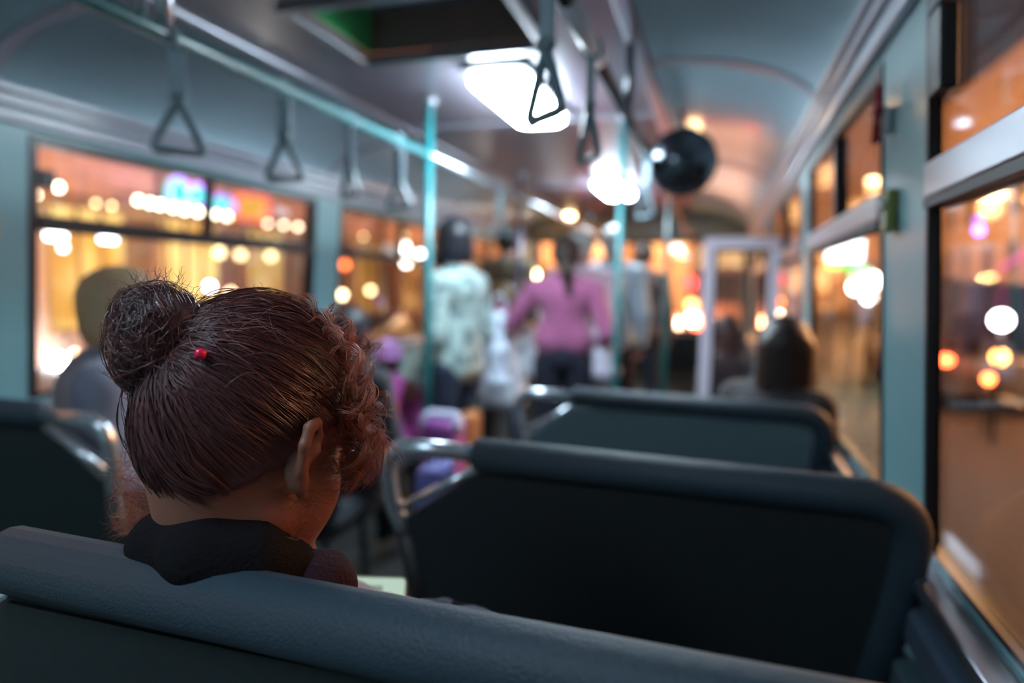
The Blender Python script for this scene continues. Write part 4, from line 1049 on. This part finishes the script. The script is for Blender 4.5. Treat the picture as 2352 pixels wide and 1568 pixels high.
# cross street facade ahead
r = thing('apartment_building', 'tall building with warm lit windows far ahead across the junction', 'building', (5, 66, GZ))
bm = nb(); box(bm, -13, 22, 62, 70, GZ, 17); obj('wall', bm, M['plaster'], r)
for i in range(14):
    for j in range(4):
        if (i*7+j*5) % 3 == 0: continue
        obj('window', B(-11.5+i*2.4, -10.1+i*2.4, 61.93, 61.97, 1.2+j*3, 3.0+j*3), ematn('far_window_glow', (.4, .16, .04), (1, .50, .2), 3.5, 1.5), r)
# right side facades
def rightb(y0, y1, label, pl, zt=14):
    r = thing('apartment_building', label, 'building', (17, (y0+y1)/2, GZ), 'dim buildings along the right side of the street')
    obj('wall', B(14, 22, y0, y1, GZ+.14, zt), pl, r)
    n = int((y1-y0)/3.2)
    for i in range(n):
        for j in range(3):
            yc = y0+(i+.5)*(y1-y0)/n; obj('window', B(13.94, 13.99, yc-.55, yc+.55, 2.4+j*3, 4.0+j*3), M['glow_dim'] if (i+j) % 3 == 0 else M['darkwin'], r)
        obj('shop_front', B(13.93, 13.98, y0+(i+.12)*(y1-y0)/n, y0+(i+.88)*(y1-y0)/n, -.1, 1.9), mat('dark_shop_front', (.09, .05, .035), .4), r)
M['glow_dim'] = ematn('dim_window_glow', (.35, .14, .05), (.8, .42, .2), .7, 1.5); M['darkwin'] = mat('dark_window', (.05, .035, .03), .25)
rightb(-4, 16, 'brown building filling the nearest right window, lit by street lamps', M['plaster'])
rightb(16.3, 34, 'rose brown building farther up the right side of the street', M['plaster2'])
rightb(34.3, 60, 'farthest brown building on the right side of the street', M['plaster'])

# bulbs along the awnings
def globe(px, py, X, label, col='bulb', r_=.09, drop=True):
    p = atX(px, py, X)
    o = thing('globe_lamp', label, 'lamp', p, 'globe lamps strung along the shop awnings')
    obj('globe', ball(p, r_, 14, 10), M[col], o, True)
    obj('socket', T([(p.x, p.y, p.z+r_*.9), (p.x, p.y, p.z+r_+.06)], r_*.4, 8), M['black'], o, True)
    obj('arm', T([(p.x, p.y, p.z+r_+.05), (FX-(.01 if p.z > 2.8 else .02), p.y, max(p.z+r_+.25, 3.0))], .012, 6), M['black'], o, True)
labs = ['white globe lamp at the far left end of the row of lamps', 'brightest single globe lamp high at the left of the first window',
 'faint yellow globe lamp left in the row', 'second faint yellow globe lamp in the row', 'first bright lamp of the close-set cluster of white lamps', 'second lamp of the close-set cluster of white lamps',
 'third lamp of the close-set cluster, left of the cyan sign', 'fourth lamp of the close-set cluster, under the cyan sign edge', 'fifth lamp of the close-set cluster below the cyan sign', 'sixth lamp of the cluster below the cyan sign by the mullion',
 'lamp just right of the mullion below the second cyan sign', 'lamp below the gap between cyan and yellow signs', 'white lamp right below the yellow sign', 'second last bright lamp before the window pillar', 'last bright lamp before the window pillar']
for (q, l) in zip([(82, 447, .05), (135, 430, .06), (220, 467, .040), (257, 473, .040), (318, 460, .065), (345, 466, .065), (368, 470, .07), (398, 476, .07), (425, 482, .07), (455, 486, .07), (495, 492, .065), (522, 497, .075), (615, 512, .06), (652, 517, .06), (685, 521, .065)], labs):
    globe(q[0], q[1], FX+1.3, l, 'bulb' if q[2] > .045 else 'warmb', q[2])
for (x, y, l, c, z_) in [(505, 580, 'warm hanging lamp in the shop window under the yellow sign, left of three', 'warmb', .12), (552, 585, 'warm hanging lamp in the shop window, middle of three', 'warmb', .12), (622, 588, 'warm hanging lamp in the shop window, right of three', 'warmb', .12)]:
    globe(x, y, FX+.3, l, c, z_)
for (x, y, l, c, z_) in [(862, 487, 'single warm lamp high in the second left window', 'bulb', .16), (835, 543, 'dim lamp in the second left window, above the bar', 'warmb', .06), (930, 543, 'dim lamp nearest the teal pole above the bar', 'warmb', .06)]:
    globe(x, y, FX+1.0, l, c, z_)
whites = emat('white_sign', (.85, .92, 1), 11)
for (x0, y0, x1, y1, l) in [(112, 524, 152, 550, 'white lit box sign under the black bar at the far left'), (236, 532, 268, 556, 'smaller white lit box sign under the black bar')]:
    a = atX(x0, y0, FX+1.2); b = atX(x1, y1, FX+1.2)
    bs = tag(obj('box_sign', B(FX+1.1, FX+1.2, min(a.y, b.y), max(a.y, b.y), b.z, a.z, .02), whites), l, 'sign')
    obj('hanger', T([(FX+1.15, (a.y+b.y)/2, a.z-.02), (FX+.95, (a.y+b.y)/2, 2.66)], .015, 6), M['black'], bs)
# neon signs
violet = emat('violet_neon', (.45, .12, 1), 3.5); cyan = emat('cyan_neon', (.0, .95, .78), 1.5); yel = emat('yellow_neon', (1, .50, .05), 1.2); redn = emat('red_neon', (1, .05, .10), 3)
def neon(name, label, x0, y0, x1, y1, m, rim, lobes):
    X = FX+1.6; a = atX(x0, y1, X); b = atX(x1, y1, X); c = atX(x0, y0, X); H_ = c.z-a.z; W_ = b.y-a.y
    r = thing(name, label, 'sign', ((X, (a.y+b.y)/2, a.z)), 'neon signs above the awning')
    if lobes:
        pts = []; n = lobes
        for i in range(n):
            for k in range(9):
                t = PI-PI*k/8; hh = H_*(.62 if i == 0 else .50)*(1 if lobes > 1 else .5)
                pts.append(V((X, a.y+W_*(i+.5+.5*math.cos(t))/n, a.z+H_*.35+hh*math.sin(t))))
        pts += [V((X, b.y, b.z)), V((X, a.y, a.z))]
    else: pts = rounded([V((X, a.y, a.z)), V((X, a.y, a.z+H_)), V((X, b.y, a.z+H_*1.06)), V((X, b.y, a.z))], W_*.12, 5, True)
    obj('panel', prism(pts, (-1, 0, 0), .12), m, r)
    obj('rim', tube(nb(), [p+V((.03, 0, 0)) for p in pts], .030, 8, True), rim, r, True)
    for yy in (a.y+.1, b.y-.1): obj('arm', T([(X-.1, yy, a.z+.15), (FX-.02, yy, max(3.1, a.z+.25))], .02, 6), M['black'], r, True)
neon('neon_sign', 'glowing cyan neon sign with a violet rim left of the mullion', 390, 402, 470, 468, cyan, violet, 2)
neon('neon_sign', 'small glowing cyan neon sign right of the mullion', 482, 426, 538, 484, cyan, violet, 1)
neon('neon_sign', 'glowing yellow neon sign with a red rim at the right', 543, 444, 614, 500, yel, redn, 0)

# street lamps: real posts with real light
def street_lamp(x, y, zt, label, power, dirx=1, head=.35, col=(1, .50, .20)):
    r = thing('street_lamp', label, 'street lamp', (x, y, GZ), 'street lamps along the road')
    obj('post', T([(x, y, GZ+.01), (x, y, zt-.5), (x+dirx*.4, y, zt)], [.09, .06, .05], 10), mat('lamp_post', (.12, .09, .08), .5), r, True)
    obj('arm', T([(x+dirx*.4, y, zt), (x+dirx*1.2, y, zt+.12)], .045, 8), mat('lamp_arm', (.12, .09, .08), .5), r, True)
    obj('lamp_head', ball((x+dirx*1.35, y, zt+.08), head*.75, 14, 8, 1.2, .7, .45), emat('sodium_lamp', (1, .66, .30), 26), r, True)
    ld = bpy.data.lights.new('street_light', 'POINT'); ld.energy = power; ld.color = col; ld.shadow_soft_size = .3
    lo = bpy.data.objects.new('street_light', ld); COL.objects.link(lo); lo.location = (x+dirx*1.35, y, zt-.35); lo.parent = r; lo.matrix_parent_inverse = r.matrix_basis.inverted()
street_lamp(-9.6, 6.0, 7.5, 'street lamp on the left pavement before the first shop building', 600, -1)
street_lamp(-9.6, 17.5, 7.5, 'street lamp on the left pavement by the neon signs', 420, -1, col=(1, .42, .30))
street_lamp(-9.6, 30.0, 7.5, 'street lamp on the left pavement farther up the street', 900, -1)
p = atX(2288, 452, 8.2)
street_lamp(9.4, p.y, p.z, 'street lamp glowing high in the nearest right window', 6000, -1, .42)
street_lamp(9.4, 12.5, 7.0, 'street lamp on the right pavement across from the nearest right window', 6500, 1)
street_lamp(9.4, 42.0, 7.5, 'farthest street lamp on the right pavement', 2600, -1)
street_lamp(-7, 52.0, 7.5, 'street lamp at the junction far ahead', 9000, 1)
def plight(name, loc, e, col, rad=.3):
    ld = bpy.data.lights.new(name, 'POINT'); ld.energy = e; ld.color = col; ld.shadow_soft_size = rad
    lo = bpy.data.objects.new(name, ld); COL.objects.link(lo); lo.location = loc
sgn = atX(470, 400, FX+2.0); plight('neon_spill_light', sgn, 70, (.38, .16, 1.0))

# cars
def car(cx, cy, label, col, rear=True, fwd=1, s=1.0, van=False, lit=None):
    """fwd=+1: the car points away (+y) and shows its rear to the bus"""
    r = thing('car', label, 'car', (cx, cy, GZ), 'cars and vans in the street traffic')
    W_, Lc, Hb, Ht = .88*s, 2.15*s, .78*s, (1.42 if not van else 2.0)*s
    f = lambda x, y, z: (cx+x, cy+y*fwd, GZ+z)
    prof = [(-Lc, .28), (-Lc, .80*s), (-Lc*.93, Hb+.06), (-Lc*(.78 if not van else .95), Ht-.06), (-Lc*(.60 if not van else .85), Ht), (Lc*.12, Ht), (Lc*.45, Hb+.08), (Lc*.93, Hb-.06), (Lc, .55), (Lc, .28)]
    pr_ = rounded([V((0, y, z)) for y, z in prof], .08, 3, True)
    bm = nb(); N = 4; rings = []
    for k, (x, ins) in enumerate(((-W_, .93), (-W_*.9, 1), (W_*.9, 1), (W_, .93))):
        rings.append([bm.verts.new(f(x*(1-.12*max(0, (p.z-Hb)/(Ht-Hb))), p.y*ins, .28+(p.z-.28)*(1 if abs(x) < W_ else .97))) for p in pr_])
    m_ = len(pr_)
    for k in range(3):
        for i in range(m_): bm.faces.new((rings[k][i], rings[k][(i+1) % m_], rings[k+1][(i+1) % m_], rings[k+1][i]))
    bm.faces.new(rings[0]); bm.faces.new(rings[-1][::-1])
    obj('body', bm, mat('car_paint', col, .3, metal=.3, coat=.8), r, True)
    yr = -Lc*(.86 if not van else .945)
    obj('rear_window', prism([f(-W_*.72, -Lc*.925, Hb+.10), f(W_*.72, -Lc*.925, Hb+.10), f(W_*.62, -Lc*(.79 if not van else .955), Ht-.10), f(-W_*.62, -Lc*(.79 if not van else .955), Ht-.10)], (0, -fwd, .2), .03), M['darkwin'], r)
    obj('windscreen', prism([f(-W_*.72, Lc*.44, Hb+.10), f(W_*.72, Lc*.44, Hb+.10), f(W_*.62, Lc*.15, Ht-.06), f(-W_*.62, Lc*.15, Ht-.06)], (0, fwd, .2), .03), M['darkwin'], r)
    for g in (-1, 1):
        for yy in (-Lc*.62, Lc*.62):
            w__ = obj('wheel', T([f(g*(W_-.17), yy, .31), f(g*(W_+.01), yy, .31)], .30, 20), M['rubber'], r, True)
        obj('tail_light', ball(f(g*W_*.74, -Lc*.99, .76*s), .10, 12, 8, 1.1, .5, .8), M['tail'] if rear else M['red'], r, True)
        obj('headlight', ball(f(g*W_*.72, Lc*.985, .62*s), .10, 12, 8, 1.1, .5, .8), M['head'] if not rear else M['white'], r, True)
M['tail'] = emat('tail_light', (1, .10, .03), 38); M['head'] = emat('headlight', (1, .95, .88), 150)
def carat(px, py, Y, label, col, **k):
    """puts the light of the car on that line of sight"""
    p = atY(px, py, Y); car(p.x-.6, Y+2.1, label, col, **k)
car(-6.2, 9.2, 'dark car with a white headlight low in the first left window, facing the bus', (.05, .05, .07), rear=False, fwd=-1)
car(-6.3, 17.5, 'silver car with headlights on seen through the second left window', (.3, .3, .33), rear=False, fwd=-1)
car(-6.4, 25.5, 'red-brown car with headlights on farther up the left lane', (.25, .08, .06), rear=False, fwd=-1)
car(-3.3, 21.0, 'dark car with red tail lights ahead on the left', (.04, .04, .05))
car(4.3, 14.6, 'white van with glowing tail lights in the nearest right window', (.5, .45, .42), van=True, s=1.1)
car(6.9, 17.2, 'dark red car with red tail lights at the right edge', (.20, .04, .03))
car(-1.6, 14.6, 'black car with bright red tail lights straight ahead through the windscreen', (.03, .03, .035))
# bus ahead
r = thing('bus', 'bus ahead with a lit destination panel, dark rear window and red tail lights', 'bus', (.5, 22.5, GZ))
obj('body', B(-.75, 1.75, 18.0, 27, GZ+.35, 2.55, .12), mat('bus_paint', (.30, .16, .12), .35, coat=.6), r)
obj('rear_window', B(-.5, 1.5, 17.96, 17.99, .95, 1.75, .01), M['darkwin'], r)
obj('destination_panel', B(-.55, 1.55, 17.95, 17.99, 1.88, 2.40, .01), ematn('lit_panel', (.6, .28, .10), (1, .62, .30), 1.1, 4), r)
for g in (-1, 1):
    obj('tail_light', B(.5+g*1.0-.13, .5+g*1.0+.13, 17.93, 17.99, .05, .50, .02), M['tail'], r)
    obj('brake_light', ball((.5+g*.72, 17.95, .42), .15, 14, 10), emat('brake_light', (1, .40, .18), 90), r, True)
    obj('wheel', T([(.5+g*1.05, 20, GZ+.5), (.5+g*1.24, 20, GZ+.5)], .48, 24), M['rubber'], r, True)
    obj('wheel', T([(.5+g*1.05, 25, GZ+.5), (.5+g*1.24, 25, GZ+.5)], .48, 24), M['rubber'], r, True)
# lit signs and lamps seen ahead and to the right
p0, p1 = atX(1902, 528, 3.2), atX(1902, 598, 3.2); yq = 17.5
a = atY(1905, 530, yq); b = atY(1980, 598, yq)
r = thing('pharmacy_sign', 'large white lit box sign with a green lower edge in the second right window', 'sign', ((a.x+b.x)/2, yq, GZ))
obj('sign_face', B(a.x, b.x, yq, yq+.15, b.z, a.z, .03), emat('cool_white_sign', (.80, .92, 1), 12), r)
obj('green_edge', B(a.x, b.x, yq, yq+.15, b.z-.18, b.z-.01, .02), emat('green_sign', (.0, .8, .12), 5), r)
obj('post', T([(a.x+.1, yq+.08, GZ+.01), (a.x+.1, yq+.08, b.z-.18)], .05, 10), M['black'], r, True)
plight('sign_spill_light', ((a.x+b.x)/2+.3, yq-.6, b.z-.5), 60, (.45, 1, .5))
p = atX(1222, 632, -2.6)
p = atY(1222, 632, 16.0)
r = thing('traffic_light', 'bright round warm light below two blue lights ahead, seen between the passengers', 'traffic light', (p.x, 16, GZ))
obj('post', T([(p.x, 16.12, GZ+.01), (p.x, 16.12, p.z+.9)], .05, 10), M['black'], r, True)
obj('housing', B(p.x-.2, p.x+.2, 16.02, 16.2, p.z-.25, p.z+.85, .03), M['black'], r)
obj('lens', ball((p.x, 15.98, p.z), .15, 16, 10, 1, .5, 1.2), emat('amber_light', (1, .74, .35), 45), r, True)
obj('lens', ball((p.x-.03, 15.98, p.z+.50), .085, 16, 10, 1, .5, 1), emat('blue_light', (.16, .16, 1), 30), r, True)
obj('lens', ball((p.x-.03, 15.98, p.z+.72), .07, 16, 10, 1, .5, 1), emat('violet_light', (.12, .05, .6), 18), r, True)
def spot(px, py, Y, rad, col, st, label, name='lightspot'):  # glowing balls on added posts stand in for vehicle and other street lights
    p = atY(px, py, Y); r = thing(name, label, 'lamp', (p.x, Y, GZ), 'small coloured light spots on added thin posts in the street')
    obj('glow', ball(p, rad, 14, 10), emat('glow_'+name, col, st), r, True)
    obj('post', T([(p.x, Y, GZ+.01), (p.x, Y, p.z-rad)], .025, 8), M['black'], r, True)
spot(482, 658, 14.2, .09, (.9, .95, 1), 30, 'small white lantern just above the crown of the girl\'s head')
spot(530, 672, 13.0, .09, (1, .6, .35), 14, 'dim warm lantern right above the hair of the girl')
spot(792, 608, 20, .12, (1, .16, .04), 12, 'red-orange lantern in the second left window')
spot(786, 677, 19, .11, (1, .75, .40), 22, 'warm white lantern low in the second left window')
spot(851, 667, 21, .11, (1, .70, .35), 14, 'warm lantern beside a violet one in the second left window')
spot(876, 688, 21, .12, (.35, .10, .8), 6, 'violet lantern low in the second left window')
spot(145, 568, 9.6, .06, (.9, .9, 1), 9, 'faint white lantern under the white box sign')
spot(1582, 650, 17.2, .17, (1, .05, .05), 5, 'large dim red tail light glow above the bright red lights left of the partition')
spot(1588, 700, 17.0, .13, (1, .22, .06), 16, 'orange tail light glow left of the partition frame')
spot(1590, 732, 16.8, .13, (1, .75, .5), 60, 'brightest tail light spot with a white core left of the partition frame')
spot(1605, 760, 17.4, .16, (1, .10, .03), 9, 'red lantern at the left edge of the partition frame')
spot(1512, 745, 17.0, .17, (1, .13, .04), 7, 'red-orange tail light glow right of the dark teal pole')
spot(1484, 795, 12.0, .11, (.85, .8, 1), 7, 'pale white lantern low right of the dark teal pole')
spot(1222, 668, 15.6, .09, (1, .8, .4), 9, 'dim yellow lantern right below the bright round light')
spot(2235, 676, 15, .07, (.7, .8, 1), 20, 'small bluish white lantern in the nearest right window')
spot(2233, 718, 17, .07, (1, .10, .08), 7, 'small dim red lantern in the nearest right window')
spot(2345, 740, 14, .10, (1, .30, .06), 30, 'orange tail light spot at the right edge of the picture')
spot(2270, 870, 10.5, .065, (1, .16, .04), 30, 'low red-orange tail light spot near the right edge')
spot(2300, 735, 9.8, .11, (.95, .95, 1), 45, 'large bright white vehicle light spot near the right edge')
spot(2296, 820, 10.0, .085, (1, .30, .06), 42, 'bright orange tail light spot below the large white one')
spot(1965, 660, 14.5, .11, (1, .98, .9), 40, 'left one of the three white headlight spots below the box sign')
spot(2005, 645, 14.0, .13, (1, .98, .9), 40, 'upper right one of the three white headlight spots below the box sign')
spot(1995, 682, 14.2, .10, (1, .98, .9), 40, 'lowest of the three white headlight spots below the box sign')
spot(905, 738, 17.5, .17, (1, .9, .75), 60, 'large bright warm white lantern left of the teal pole')
spot(848, 743, 17.7, .10, (1, .08, .05), 10, 'small red lantern beside the large bright one')
spot(130, 832, 9.5, .16, (.92, .95, 1), 60, 'largest white headlight spot low at the left, beside the blond person')
spot(172, 812, 9.9, .06, (1, .62, .35), 14, 'small warm lantern beside the largest white one')
a = atX(2310, 610, 13.8); b = atX(2352, 585, 13.8)
tag(obj('neon_tube', T([atX(2295, 618, 13.85), atX(2370, 570, 13.85)], .07, 10), emat('pink_neon', (1, .12, .40), 2.2)), 'slanting pink neon tube on the wall in the nearest right window', 'neon light')
